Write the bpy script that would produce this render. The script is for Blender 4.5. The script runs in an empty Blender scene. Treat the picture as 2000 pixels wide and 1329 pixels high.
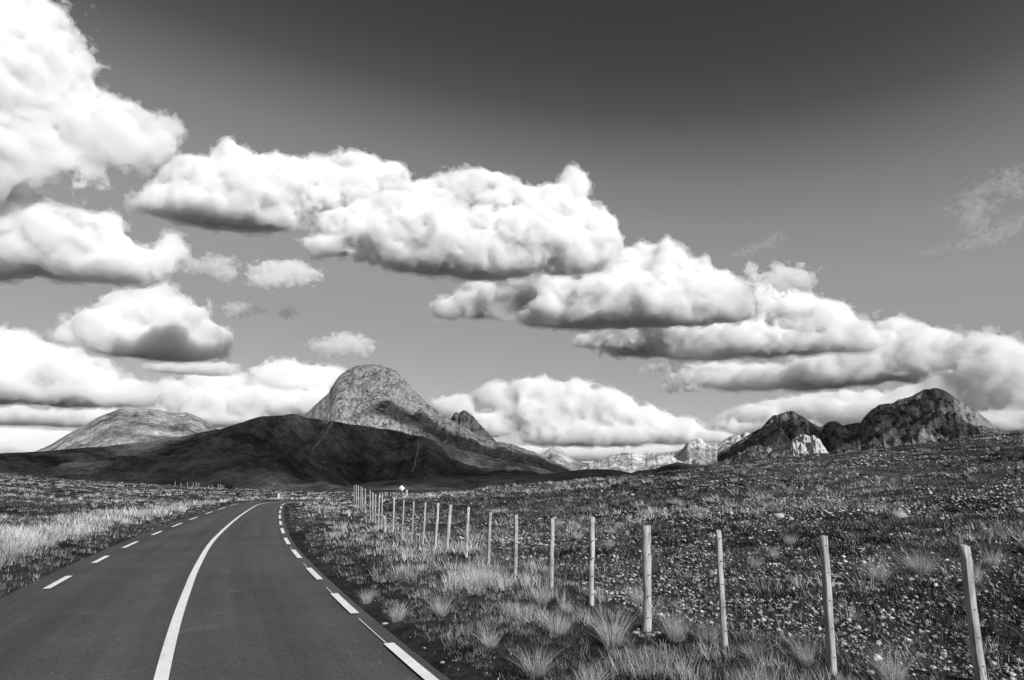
import bpy, math, random
import numpy as np
from mathutils import Vector

random.seed(7)
rng = np.random.default_rng(11)
scn = bpy.context.scene
col = scn.collection

# ------------------------------------------------------------------ camera, sky, sun, exposure
PITCH = math.radians(12.4)
FPX = 1300.0            # focal length in photo pixels (2000 wide)
EYE = 2.0
cam_d = bpy.data.cameras.new('camera')
cam = bpy.data.objects.new('camera', cam_d)
col.objects.link(cam)
cam.location = (0, 0, EYE)
cam.rotation_euler = (math.pi / 2 + PITCH, 0, 0)
cam_d.sensor_width = 36.0
cam_d.lens = 36.0 * FPX / 2000.0
cam_d.clip_start = 0.1
cam_d.clip_end = 200000
scn.camera = cam

SUN_AZ, SUN_EL = math.radians(142), math.radians(31)    # azimuth clockwise from the view direction (+y)
world = bpy.data.worlds.new('World')
scn.world = world
world.use_nodes = True
wn, wl = world.node_tree.nodes, world.node_tree.links
wn.clear()
sky = wn.new('ShaderNodeTexSky')
sky.sky_type = 'NISHITA'
sky.sun_disc = False
sky.sun_elevation = SUN_EL
sky.sun_rotation = SUN_AZ
sky.altitude = 1400
sky.air_density = 1.0
sky.dust_density = 0.6
sky.ozone_density = 1.0
sep = wn.new('ShaderNodeSeparateColor')
ramp = wn.new('ShaderNodeValToRGB')         # tone response of red-filtered, polarised black and white film to sky brightness
scl = wn.new('ShaderNodeMath'); scl.operation = 'MULTIPLY'; scl.inputs[1].default_value = 1 / 6.0
gam = wn.new('ShaderNodeMath'); gam.operation = 'MULTIPLY'; gam.inputs[1].default_value = 5.0
TONE = [(0.0, 0.0), (0.70, 0.040), (0.83, 0.060), (0.92, 0.088), (1.0, 0.140), (1.12, 0.205), (1.3, 0.265), (1.63, 0.320), (2.4, 0.350), (4.5, 0.50), (6.0, 0.60)]
while len(ramp.color_ramp.elements) < len(TONE):
    ramp.color_ramp.elements.new(0.5)
for e_, (p_, v_) in zip(ramp.color_ramp.elements, TONE):
    e_.position = p_ / 6.0
    e_.color = (v_ / 0.6, v_ / 0.6, v_ / 0.6, 1)
bg = wn.new('ShaderNodeBackground')
bg.inputs['Strength'].default_value = 0.096
wo = wn.new('ShaderNodeOutputWorld')
wl.new(sky.outputs[0], sep.inputs[0])
wl.new(sep.outputs[0], scl.inputs[0]); wl.new(scl.outputs[0], ramp.inputs[0]); wl.new(ramp.outputs[0], gam.inputs[0])       # red-filtered black and white film
wl.new(gam.outputs[0], bg.inputs['Color'])
wl.new(bg.outputs[0], wo.inputs['Surface'])

sun_d = bpy.data.lights.new('sun', 'SUN')
sun_d.energy = 4.5
sun_d.angle = math.radians(0.5)
sun_d.color = (1.0, 1.0, 1.0)
sun = bpy.data.objects.new('sun', sun_d)
col.objects.link(sun)
SUNV = Vector((math.sin(SUN_AZ) * math.cos(SUN_EL), math.cos(SUN_AZ) * math.cos(SUN_EL), math.sin(SUN_EL)))
sun.rotation_euler = SUNV.to_track_quat('Z', 'Y').to_euler()
sun.location = (300, -300, 400)

scn.view_settings.view_transform = 'Standard'
scn.view_settings.look = 'None'
scn.view_settings.exposure = 0.30
scn.view_settings.gamma = 1.0
scn.view_settings.use_curve_mapping = False
scn.render.engine = 'CYCLES'
cy = scn.cycles
cy.max_bounces = 10
cy.diffuse_bounces = 2
cy.glossy_bounces = 1
cy.transmission_bounces = 2
cy.volume_bounces = 9
cy.transparent_max_bounces = 8
cy.use_denoising = True

# ------------------------------------------------------------------ helpers: noise
LAT = np.random.default_rng(5).random((64, 64, 64)).astype(np.float32) * 2 - 1


def vnoise(p):
    i = np.floor(p).astype(np.int32)
    f = (p - i).astype(np.float32)
    f = f * f * (3 - 2 * f)
    x0, y0, z0 = i[:, 0] & 63, i[:, 1] & 63, i[:, 2] & 63
    x1, y1, z1 = (x0 + 1) & 63, (y0 + 1) & 63, (z0 + 1) & 63
    fx, fy, fz = f[:, 0], f[:, 1], f[:, 2]
    a = LAT[x0, y0, z0] * (1 - fx) + LAT[x1, y0, z0] * fx
    b = LAT[x0, y1, z0] * (1 - fx) + LAT[x1, y1, z0] * fx
    c = LAT[x0, y0, z1] * (1 - fx) + LAT[x1, y0, z1] * fx
    d = LAT[x0, y1, z1] * (1 - fx) + LAT[x1, y1, z1] * fx
    a = a * (1 - fy) + b * fy
    c = c * (1 - fy) + d * fy
    return a * (1 - fz) + c * fz


def fbm(p, octaves=4, gain=0.5, lac=2.07, kind='fbm'):
    s = np.zeros(len(p), np.float32)
    a, tot = 1.0, 0.0
    q = np.asarray(p, np.float64)
    for o in range(octaves):
        n = vnoise(q + 13.7 * o)
        if kind == 'billow':
            n = np.abs(n) * 2 - 0.7
        elif kind == 'ridge':
            n = 1 - 2 * np.abs(n) * 1.4
        s += a * n
        tot += a
        a *= gain
        q = q * lac
    return s / tot


def n2(x, y, f, octaves=4, kind='fbm', z=0.0):
    x = np.asarray(x, float)
    y = np.asarray(y, float)
    sh = np.broadcast(x, y).shape
    x, y = np.broadcast_to(x, sh).ravel(), np.broadcast_to(y, sh).ravel()
    return fbm(np.stack([x * f, y * f, np.full(len(x), z)], 1), octaves, kind=kind).reshape(sh)


def sstep(a, b, x):
    t = np.clip((x - a) / (b - a), 0, 1)
    return t * t * (3 - 2 * t)


# ------------------------------------------------------------------ helpers: meshes and tags
def mesh_np(name, verts, faces, mat, parent=None, smooth=False, attr=None, link=True):
    """faces: list of int arrays of shape (n,3) or (n,4)"""
    me = bpy.data.meshes.new(name)
    verts = np.asarray(verts, np.float32)
    me.vertices.add(len(verts))
    me.vertices.foreach_set('co', verts.ravel())
    loops = np.concatenate([np.asarray(f, np.int32).ravel() for f in faces])
    tot = np.concatenate([np.full(len(f), f.shape[1], np.int32) for f in faces])
    st = np.concatenate([[0], np.cumsum(tot)[:-1]]).astype(np.int32)
    me.loops.add(len(loops))
    me.loops.foreach_set('vertex_index', loops)
    me.polygons.add(len(tot))
    me.polygons.foreach_set('loop_start', st)
    if smooth:
        me.polygons.foreach_set('use_smooth', np.ones(len(tot), bool))
    if attr is not None:
        for k, v in attr.items():
            a = me.attributes.new(k, 'FLOAT', 'POINT')
            a.data.foreach_set('value', np.asarray(v, np.float32))
    me.update(calc_edges=True)
    me.materials.append(mat)
    ob = bpy.data.objects.new(name, me)
    if link:
        col.objects.link(ob)
    if parent is not None:
        ob.parent = parent
    return ob


def tag(o, label=None, cat=None, group=None, kind=None):
    if label: o['label'] = label
    if cat: o['category'] = cat
    if group: o['group'] = group
    if kind: o['kind'] = kind
    return o


def empty(name, loc):
    o = bpy.data.objects.new(name, None)
    col.objects.link(o)
    o.location = loc
    return o


def grid_faces(nr, nc, wrap=False):
    r, c = np.meshgrid(np.arange(nr - 1), np.arange(nc if wrap else nc - 1), indexing='ij')
    r, c = r.ravel(), c.ravel()
    c1 = (c + 1) % nc
    return np.stack([r * nc + c, r * nc + c1, (r + 1) * nc + c1, (r + 1) * nc + c], 1)


def ray(u, v):
    a, b = (u - 1000) / FPX, (664.5 - v) / FPX
    return np.array([a, math.cos(PITCH) - b * math.sin(PITCH), math.sin(PITCH) + b * math.cos(PITCH)])


def azel(u, v):
    d = ray(u, v)
    return math.atan2(d[0], d[1]), d[2] / math.hypot(d[0], d[1])


# ------------------------------------------------------------------ helpers: materials
def mat_new(name):
    m = bpy.data.materials.new(name)
    m.use_nodes = True
    nt = m.node_tree
    for n in list(nt.nodes):
        nt.nodes.remove(n)
    out = nt.nodes.new('ShaderNodeOutputMaterial')
    return m, nt, out


class NT:
    def __init__(s, nt):
        s.nt = nt

    def n(s, t, **k):
        x = s.nt.nodes.new(t)
        for a, b in k.items():
            setattr(x, a, b)
        return x

    def l(s, a, b):
        s.nt.links.new(a, b)

    def pos(s):
        return s.n('ShaderNodeNewGeometry').outputs['Position']

    def noise(s, vec, scale, detail=4, rough=0.55, dist=0.0, dim='3D'):
        x = s.n('ShaderNodeTexNoise')
        s.l(vec, x.inputs['Vector'])
        x.inputs['Scale'].default_value = scale
        x.inputs['Detail'].default_value = detail
        x.inputs['Roughness'].default_value = rough
        x.inputs['Distortion'].default_value = dist
        return x.outputs['Fac']

    def remap(s, v, a, b, c, d, smooth=False):
        x = s.n('ShaderNodeMapRange')
        if smooth:
            x.interpolation_type = 'SMOOTHSTEP'
        s.l(v, x.inputs['Value'])
        for i, q in enumerate((a, b, c, d)):
            x.inputs[i + 1].default_value = q
        return x.outputs[0]

    def math(s, op, a, b):
        x = s.n('ShaderNodeMath', operation=op)
        for i, q in enumerate((a, b)):
            if isinstance(q, (int, float)):
                x.inputs[i].default_value = q
            else:
                s.l(q, x.inputs[i])
        return x.outputs[0]

    def mix(s, f, a, b):
        x = s.n('ShaderNodeMix', data_type='FLOAT')
        for i, q in ((0, f), (2, a), (3, b)):
            if isinstance(q, (int, float)):
                x.inputs[i].default_value = q
            else:
                s.l(q, x.inputs[i])
        return x.outputs[0]

    def scale(s, vec, v):
        x = s.n('ShaderNodeVectorMath', operation='MULTIPLY')
        s.l(vec, x.inputs[0])
        x.inputs[1].default_value = v
        return x.outputs[0]

    def bump(s, h, strength, dist):
        x = s.n('ShaderNodeBump')
        x.inputs['Strength'].default_value = strength
        x.inputs['Distance'].default_value = dist
        s.l(h, x.inputs['Height'])
        return x.outputs[0]

    def bsdf(s, out, val, rough=0.9, normal=None, spec=0.2):
        b = s.n('ShaderNodeBsdfPrincipled')
        c = s.n('ShaderNodeCombineColor')
        for i in range(3):
            if isinstance(val, (int, float)):
                c.inputs[i].default_value = val
            else:
                s.l(val, c.inputs[i])
        s.l(c.outputs[0], b.inputs['Base Color'])
        if isinstance(rough, (int, float)):
            b.inputs['Roughness'].default_value = rough
        else:
            s.l(rough, b.inputs['Roughness'])
        b.inputs['Specular IOR Level'].default_value = spec
        if normal is not None:
            s.l(normal, b.inputs['Normal'])
        s.l(b.outputs[0], out.inputs['Surface'])
        return b


def make_ground_mat():
    m, nt, out = mat_new('ground_turf')
    t = NT(nt)
    p = t.pos()
    big = t.noise(p, 0.07, 4)
    mid = t.noise(p, 0.9, 5, 0.65)
    fine = t.noise(p, 9.0, 4, 0.7)
    grit = t.n('ShaderNodeTexVoronoi')
    t.l(p, grit.inputs['Vector'])
    grit.inputs['Scale'].default_value = 7.0
    a = t.remap(mid, 0.35, 0.68, 0.010, 0.048)
    a = t.math('MULTIPLY', a, t.remap(fine, 0.3, 0.7, 0.45, 1.6))
    a = t.math('MULTIPLY', a, t.remap(big, 0.38, 0.62, 0.5, 2.0))
    h = t.math('ADD', t.math('MULTIPLY', mid, 0.12), t.math('MULTIPLY', fine, 0.05))
    t.bsdf(out, a, 0.95, t.bump(h, 0.9, 1.0), 0.05)
    return m


def make_asphalt_mat():
    m, nt, out = mat_new('asphalt')
    t = NT(nt)
    p = t.pos()
    uv = t.n('ShaderNodeUVMap').outputs[0]
    streak = t.noise(t.scale(uv, (1.6, 0.035, 1)), 1.0, 4, 0.6)
    patch = t.noise(p, 0.35, 5, 0.6)
    grain = t.noise(p, 34.0, 4, 0.85)
    speck = t.noise(p, 21.0, 2, 0.5)
    blot = t.noise(p, 1.3, 3, 0.5, 0.6)
    a = t.remap(streak, 0.3, 0.7, 0.045, 0.080)
    a = t.math('MULTIPLY', a, t.remap(patch, 0.3, 0.7, 0.78, 1.22))
    a = t.math('MULTIPLY', a, t.remap(grain, 0.3, 0.7, 0.3, 1.7))
    a = t.math('ADD', a, t.remap(speck, 0.70, 0.76, 0.0, 0.22))
    a = t.math('ADD', a, t.remap(blot, 0.64, 0.74, 0.0, 0.03, True))
    t.bsdf(out, a, 0.88, t.bump(grain, 0.5, 0.01), 0.25)
    return m


def make_paint_mat():
    m, nt, out = mat_new('road_paint')
    t = NT(nt)
    p = t.pos()
    w = t.noise(p, 22.0, 5, 0.7)
    w2 = t.noise(p, 2.2, 3, 0.6)
    a = t.remap(w, 0.30, 0.42, 0.22, 0.80)
    a = t.math('MULTIPLY', a, t.remap(w2, 0.3, 0.7, 0.86, 1.0))
    t.bsdf(out, a, 0.7, t.bump(w, 0.2, 0.01), 0.3)
    return m


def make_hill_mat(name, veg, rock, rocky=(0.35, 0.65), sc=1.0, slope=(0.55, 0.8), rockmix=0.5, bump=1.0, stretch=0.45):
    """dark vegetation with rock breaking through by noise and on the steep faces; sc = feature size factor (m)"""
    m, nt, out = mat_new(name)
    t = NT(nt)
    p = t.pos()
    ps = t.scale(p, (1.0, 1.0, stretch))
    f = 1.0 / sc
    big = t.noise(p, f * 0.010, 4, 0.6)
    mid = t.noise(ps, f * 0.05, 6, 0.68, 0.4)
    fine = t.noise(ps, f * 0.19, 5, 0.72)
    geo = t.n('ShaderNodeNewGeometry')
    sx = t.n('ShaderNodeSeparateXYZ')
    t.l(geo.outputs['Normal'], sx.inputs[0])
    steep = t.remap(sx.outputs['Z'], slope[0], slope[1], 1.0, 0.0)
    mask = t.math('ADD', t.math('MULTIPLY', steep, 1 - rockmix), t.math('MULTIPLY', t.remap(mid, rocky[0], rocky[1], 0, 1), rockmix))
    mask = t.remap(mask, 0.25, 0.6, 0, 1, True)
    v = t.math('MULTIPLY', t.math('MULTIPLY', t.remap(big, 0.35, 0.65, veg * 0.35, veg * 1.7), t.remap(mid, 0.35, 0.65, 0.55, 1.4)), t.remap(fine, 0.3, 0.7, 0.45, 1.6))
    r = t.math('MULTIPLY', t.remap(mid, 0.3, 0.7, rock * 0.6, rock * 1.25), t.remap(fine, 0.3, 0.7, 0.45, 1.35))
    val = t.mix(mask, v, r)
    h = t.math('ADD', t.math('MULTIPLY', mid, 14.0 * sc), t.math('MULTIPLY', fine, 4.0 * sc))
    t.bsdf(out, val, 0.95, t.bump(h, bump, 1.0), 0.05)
    return m


def make_grass_mat(name, lo, hi, trans=0.25):
    m, nt, out = mat_new(name)
    t = NT(nt)
    at = t.n('ShaderNodeAttribute', attribute_name='tone')
    p = t.pos()
    v = t.remap(at.outputs['Fac'], 0, 1, lo, hi)
    v = t.math('MULTIPLY', v, t.remap(t.noise(p, 14.0, 2), 0.3, 0.7, 0.8, 1.2))
    c = t.n('ShaderNodeCombineColor')
    for i in range(3):
        t.l(v, c.inputs[i])
    d = t.n('ShaderNodeBsdfDiffuse')
    tr = t.n('ShaderNodeBsdfTranslucent')
    t.l(c.outputs[0], d.inputs[0])
    t.l(c.outputs[0], tr.inputs[0])
    mx = t.n('ShaderNodeMixShader')
    mx.inputs[0].default_value = trans
    t.l(d.outputs[0], mx.inputs[1])
    t.l(tr.outputs[0], mx.inputs[2])
    t.l(mx.outputs[0], out.inputs['Surface'])
    return m


def make_stone_mat(name, lo, hi):
    m, nt, out = mat_new(name)
    t = NT(nt)
    p = t.pos()
    a = t.noise(p, 3.1, 3, 0.6)
    b = t.noise(p, 28.0, 4, 0.7)
    src = t.n('ShaderNodeAttribute', attribute_name='tone').outputs['Fac'] if name.startswith('gravel') else t.remap(a, 0.3, 0.7, 0, 1)
    v = t.math('MULTIPLY', t.remap(src, 0, 1, lo, hi), t.remap(b, 0.3, 0.7, 0.6, 1.25))
    t.bsdf(out, v, 0.95, t.bump(b, 0.5, 0.02), 0.1)
    return m


def make_wood_mat():
    m, nt, out = mat_new('weathered_wood')
    t = NT(nt)
    tc = t.n('ShaderNodeTexCoord').outputs['Object']
    oi = t.n('ShaderNodeObjectInfo').outputs['Random']
    g = t.noise(t.scale(tc, (55, 55, 2.2)), 1.0, 5, 0.65, 0.3)
    k = t.noise(t.scale(tc, (9, 9, 3.0)), 1.0, 3, 0.6)
    crack = t.noise(t.scale(tc, (38, 38, 0.9)), 1.0, 2, 0.5)
    v = t.remap(g, 0.28, 0.72, 0.25, 0.52)
    v = t.math('MULTIPLY', v, t.remap(k, 0.3, 0.7, 0.55, 1.2))
    v = t.math('MULTIPLY', v, t.remap(crack, 0.30, 0.36, 0.4, 1.0))
    v = t.math('MULTIPLY', v, t.remap(oi, 0, 1, 0.75, 1.15))
    t.bsdf(out, v, 0.85, t.bump(g, 0.5, 0.01), 0.15)
    return m


def make_plain(name, v, rough=0.7, var=0.15, sc=12.0, metal=0.0):
    m, nt, out = mat_new(name)
    t = NT(nt)
    n = t.noise(t.pos(), sc, 4, 0.6)
    b = t.bsdf(out, t.remap(n, 0.3, 0.7, v * (1 - var), v * (1 + var)), rough)
    b.inputs['Metallic'].default_value = metal
    return m


def make_cloud_mat(name, density):
    m, nt, out = mat_new(name)
    v = nt.nodes.new('ShaderNodeVolumeScatter')
    v.inputs['Color'].default_value = (1, 1, 1, 1)
    v.inputs['Density'].default_value = density
    v.inputs['Anisotropy'].default_value = 0.0
    nt.links.new(v.outputs[0], out.inputs['Volume'])
    m.cycles.volume_sampling = 'DISTANCE'
    return m


M = dict(
    ground=make_ground_mat(), asphalt=make_asphalt_mat(), paint=make_paint_mat(),
    wood=make_wood_mat(),
    straw=make_grass_mat('dry_grass', 0.05, 0.70),
    dark_grass=make_grass_mat('dark_grass', 0.012, 0.085),
    stone=make_stone_mat('pale_stone', 0.16, 0.48),
    gravel=make_stone_mat('gravel_stone', 0.10, 0.64),
    steel=make_plain('dark_steel', 0.10, 0.5, 0.2, 40, 0.8),
    sign_white=make_plain('sign_white', 0.85, 0.45, 0.04, 6),
    sign_black=make_plain('sign_black', 0.16, 0.6, 0.1, 6),
    concrete=make_plain('concrete', 0.6, 0.9, 0.2, 9),
)

# ------------------------------------------------------------------ road centre line (world metres, flat ground)
RC = np.array([(2.5, -6.0), (-0.2, 0.0), (-2.50, 5.0), (-3.70, 7.63), (-4.98, 10.54), (-6.20, 13.43), (-7.88, 17.5),
               (-10.92, 25.28), (-15.08, 36.93), (-19.4, 49.5), (-23.37, 61.43), (-27.6, 74.5), (-29.7, 83.2),
               (-29.9, 88.6), (-27.6, 92.6), (-23.0, 94.8), (-15.0, 96.0), (0.0, 97.5), (25.0, 104.0), (60.0, 118.0), (110, 150.0)])


def catmull(P, step=0.4):
    out = []
    for i in range(len(P) - 1):
        p0 = P[max(i - 1, 0)]; p1 = P[i]; p2 = P[i + 1]; p3 = P[min(i + 2, len(P) - 1)]
        n = max(2, int(np.linalg.norm(p2 - p1) / step))
        for k in range(n):
            s = k / n
            out.append(0.5 * ((2 * p1) + (-p0 + p2) * s + (2 * p0 - 5 * p1 + 4 * p2 - p3) * s * s + (-p0 + 3 * p1 - 3 * p2 + p3) * s ** 3))
    out.append(P[-1])
    return np.array(out)


RL = catmull(RC)
for _ in range(6):
    RL[1:-1] = RL[1:-1] * 0.5 + 0.25 * (RL[:-2] + RL[2:])
RT = np.gradient(RL, axis=0)
RT /= np.linalg.norm(RT, axis=1)[:, None]
RN = np.stack([RT[:, 1], -RT[:, 0]], 1)          # to the right of travel
RS = np.concatenate([[0], np.cumsum(np.linalg.norm(np.diff(RL, axis=0), axis=1))])
LANE, HALF_L, HALF_R = 2.58, 3.05, 2.74


def road_dist(x, y):
    """distance to the road centre and side (+ right)"""
    x = np.asarray(x, float); y = np.asarray(y, float)
    sh = x.shape
    x = x.ravel(); y = y.ravel()
    d = np.full(len(x), 1e9)
    side = np.zeros(len(x))
    P = RL[::4]; N = RN[::4]
    near = (np.hypot(x, y) < 260)
    idx = np.nonzero(near)[0]
    for a in range(0, len(idx), 20000):
        k = idx[a:a + 20000]
        dx = x[k][:, None] - P[None, :, 0]
        dy = y[k][:, None] - P[None, :, 1]
        q = dx * dx + dy * dy
        j = q.argmin(1)
        r = np.arange(len(k))
        d[k] = np.sqrt(q[r, j])
        side[k] = dx[r, j] * N[j, 0] + dy[r, j] * N[j, 1]
    return d.reshape(sh), side.reshape(sh)


# ------------------------------------------------------------------ terrain height
SKY_PX = [(-700, 905, 170), (-300, 918, 180), (0, 930, 200), (200, 943, 220), (440, 956, 260), (560, 962, 230), (650, 964, 190), (700, 966, 110), (760, 968, 78),
          (800, 968, 72), (900, 963, 74), (1000, 955, 78), (1100, 945, 84), (1230, 928, 92), (1400, 905, 104), (1500, 893, 110),
          (1600, 884, 116), (1700, 873, 122), (1850, 857, 130), (2000, 843, 138), (2300, 825, 150), (3000, 800, 170)]
_az = np.array([azel(u, v)[0] for u, v, r in SKY_PX])
_tz = np.array([azel(u, v)[1] for u, v, r in SKY_PX])
_rr = np.array([r for u, v, r in SKY_PX], float)
_zc = EYE + _rr * _tz
AZX = np.concatenate([[-math.pi, -2.0], _az, [2.0, math.pi]])
ZCX = np.concatenate([[0, 0.5], _zc, [3, 0]])
RRX = np.concatenate([[150, 160], _rr, [170, 150]])


def hgt(x, y, detail=True):
    x = np.asarray(x, float); y = np.asarray(y, float)
    r = np.hypot(x, y) + 1e-6
    az = np.arctan2(x, y)
    zc = np.interp(az, AZX, ZCX)
    R = np.interp(az, AZX, RRX)
    t = r / R
    g = np.clip((t - 0.07) / 0.93, 0, None)
    up = np.where(t < 1, g ** 1.12, 1 - 0.55 * (np.clip(t, 1, None) - 1))
    up = np.where(t > 1, 1 - 0.9 * (1 - np.exp(-(np.clip(t, 1, None) - 1) * 1.3)), up)
    d, side = road_dist(x, y)
    lm = sstep(3.3, 26, d)
    rm = sstep(3.3, 20, d)
    mask = np.where(side < 0, lm, rm)
    z = zc * up * mask
    z = z - 9.0 * sstep(300, 900, r) - 6.0 * (1 - mask) * sstep(110, 200, r)
    # verge: low shoulder beside the asphalt
    z = z + 0.16 * sstep(3.0, 4.6, d) - 0.05 * (1 - sstep(2.7, 3.3, d))
    if detail:
        amp = sstep(3.2, 6.0, d)
        z = z + amp * (0.10 * n2(x, y, 0.55, 3) + 0.05 * n2(x, y, 2.3, 2) + np.clip(r / 60, 0, 1) * (0.36 * n2(x, y, 0.13, 2) + 0.26 * n2(x, y * 1.5, 0.34, 2, z=21.0)) * sstep(5, 9, d))
    return z


def cast(u, v, rmax=400.0):
    d = ray(u, v)
    d = d / math.hypot(d[0], d[1])
    rr = np.geomspace(3, rmax, 1600)
    z = hgt(d[0] * rr, d[1] * rr)
    below = np.nonzero(EYE + d[2] * rr < z)[0]
    if len(below) == 0:
        r = rmax
    else:
        r = rr[below[0]]
    x, y = d[0] * r, d[1] * r
    return float(x), float(y), float(hgt(np.array([x]), np.array([y]))[0])


def build_ground():
    azs = np.concatenate([np.radians(np.arange(-180, -46, 3.0)), np.radians(np.arange(-46, 46, 0.26)), np.radians(np.arange(46, 180, 3.0))])
    rs = np.concatenate([[0.2, 1.0, 2.0], np.geomspace(3, 320, 260), np.geomspace(340, 90000, 50)])
    A, R = np.meshgrid(azs, rs)
    x, y = R * np.sin(A), R * np.cos(A)
    z = hgt(x, y)
    o = mesh_np('ground', np.stack([x.ravel(), y.ravel(), z.ravel()], 1), [grid_faces(len(rs), len(azs), True)[:, ::-1]], M['ground'], smooth=True)
    tag(o, 'rough dark turf and stony soil around the road', kind='structure')
    return o


build_ground()


# ------------------------------------------------------------------ road with its painted lines
def ribbon(name, s0, s1, o0, o1, z, mat, parent=None, uv=False, step=0.5, jit=0.0):
    n = max(2, int((s1 - s0) / step) + 1)
    s = np.linspace(s0, s1, n)
    px = np.interp(s, RS, RL[:, 0]); py = np.interp(s, RS, RL[:, 1])
    nx = np.interp(s, RS, RN[:, 0]); ny = np.interp(s, RS, RN[:, 1])
    if np.ndim(o0) == 0:
        offs = np.array([o0, o1])
    else:
        offs = np.asarray(o0)
    V = []
    for k, o in enumerate(offs):
        e = 0
        if jit and k in (0, len(offs) - 1):
            e = jit * n2(s, s * 0, 0.8, 3, z=float(k) * 3)
        zz = z if np.ndim(z) == 0 else z[k]
        V.append(np.stack([px + nx * (o + e), py + ny * (o + e), np.full(n, zz)], 1))
    V = np.stack(V, 1).reshape(-1, 3)
    m = len(offs)
    ob = mesh_np(name, V, [grid_faces(n, m)[:, ::-1]], mat, parent)
    if uv:
        lay = ob.data.uv_layers.new(name='UVMap')
        li = np.empty(len(ob.data.loops), np.int32)
        ob.data.loops.foreach_get('vertex_index', li)
        U = np.stack([np.tile(offs, n), np.repeat(s, m)], 1)[li]
        lay.data.foreach_set('uv', U.astype(np.float32).ravel())
    return ob


road = ribbon('road', 0, RS[-1], [-HALF_L - 0.09, -HALF_L, -1.4, 0, 1.4, HALF_R, HALF_R + 0.07], None, [-0.06, 0.03, 0.045, 0.05, 0.045, 0.03, -0.06], M['asphalt'], uv=True, jit=0.10)
tag(road, 'narrow grey asphalt road curving away to the right', kind='structure')


def s_of(y):
    k = np.nonzero(RL[:, 1] >= y)[0][0]
    return RS[k]


ZL = 0.056
cl = ribbon('center_line', 0, RS[-1] - 40, -0.07, 0.07, ZL, M['paint'], road)
cl['label'] = 'solid white centre line'


def s_at(x, y):
    return RS[((RL[:, 0] - x) ** 2 + (RL[:, 1] - y) ** 2).argmin()]


S_ = EYE / 1.7
LD = [((-7.83, 11.58), (-8.41, 13.27)), ((-9.42, 15.45), (-9.97, 17.08)), ((-10.90, 19.26), (-11.56, 21.12)), ((-12.81, 24.09), (-13.55, 26.21)),
      ((-14.53, 28.74), (-15.71, 31.82)), ((-16.79, 34.61), (-18.03, 37.94)), ((-19.63, 41.99), (-21.16, 46.09)), ((-22.52, 50.01), (-24.72, 55.96)), ((-26.10, 60.28), (-28.4, 66.2)), ((-29.9, 70.5), (-31.6, 75.5))]
RD_PX = [((870, 1352), (745, 1254)), ((700, 1202), (650, 1160)), ((630, 1133), (604, 1109)), ((595, 1091), (581, 1073)), ((579, 1063), (575, 1050.6)), ((574, 1041.6), (573, 1032)),
         ((572, 1025.4), (572, 1017.6)), ((572.5, 1012.8), (573, 1005.6)), ((575, 1002.6), (578, 997)), ((578, 993.6), (582.5, 988.8)), ((585, 987), (591, 983.6)), ((595, 982.6), (604, 981.2))]


def on_road(q):
    d = ray(*q)
    t = (0.05 - EYE) / d[2]
    return (d[0] * t / S_, d[1] * t / S_)


RD = [(on_road(a), on_road(b)) for a, b in RD_PX]
for (lst, side) in ((LD, -1), (RD, 1)):
    for a, b in lst:
        sa, sb = s_at(a[0] * S_, a[1] * S_), s_at(b[0] * S_, b[1] * S_)
        o = side * (LANE - 0.04)
        ribbon('edge_dash', sa, max(sb, sa + 0.8), o - 0.066, o + 0.066, ZL, M['paint'], road)
for k in range(4):      # thin guide stripe left from setting out the dashes on the inner side of the bend
    a, b = RD[k][1], RD[k + 1][0]
    sa, sb = s_at(a[0] * S_, a[1] * S_), s_at(b[0] * S_, b[1] * S_)
    ribbon('guide_stripe', sa + 0.02, sa + (sb - sa) * (0.8 if k == 0 else 0.45), LANE - 0.072, LANE - 0.060, ZL, M['paint'], road)


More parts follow.
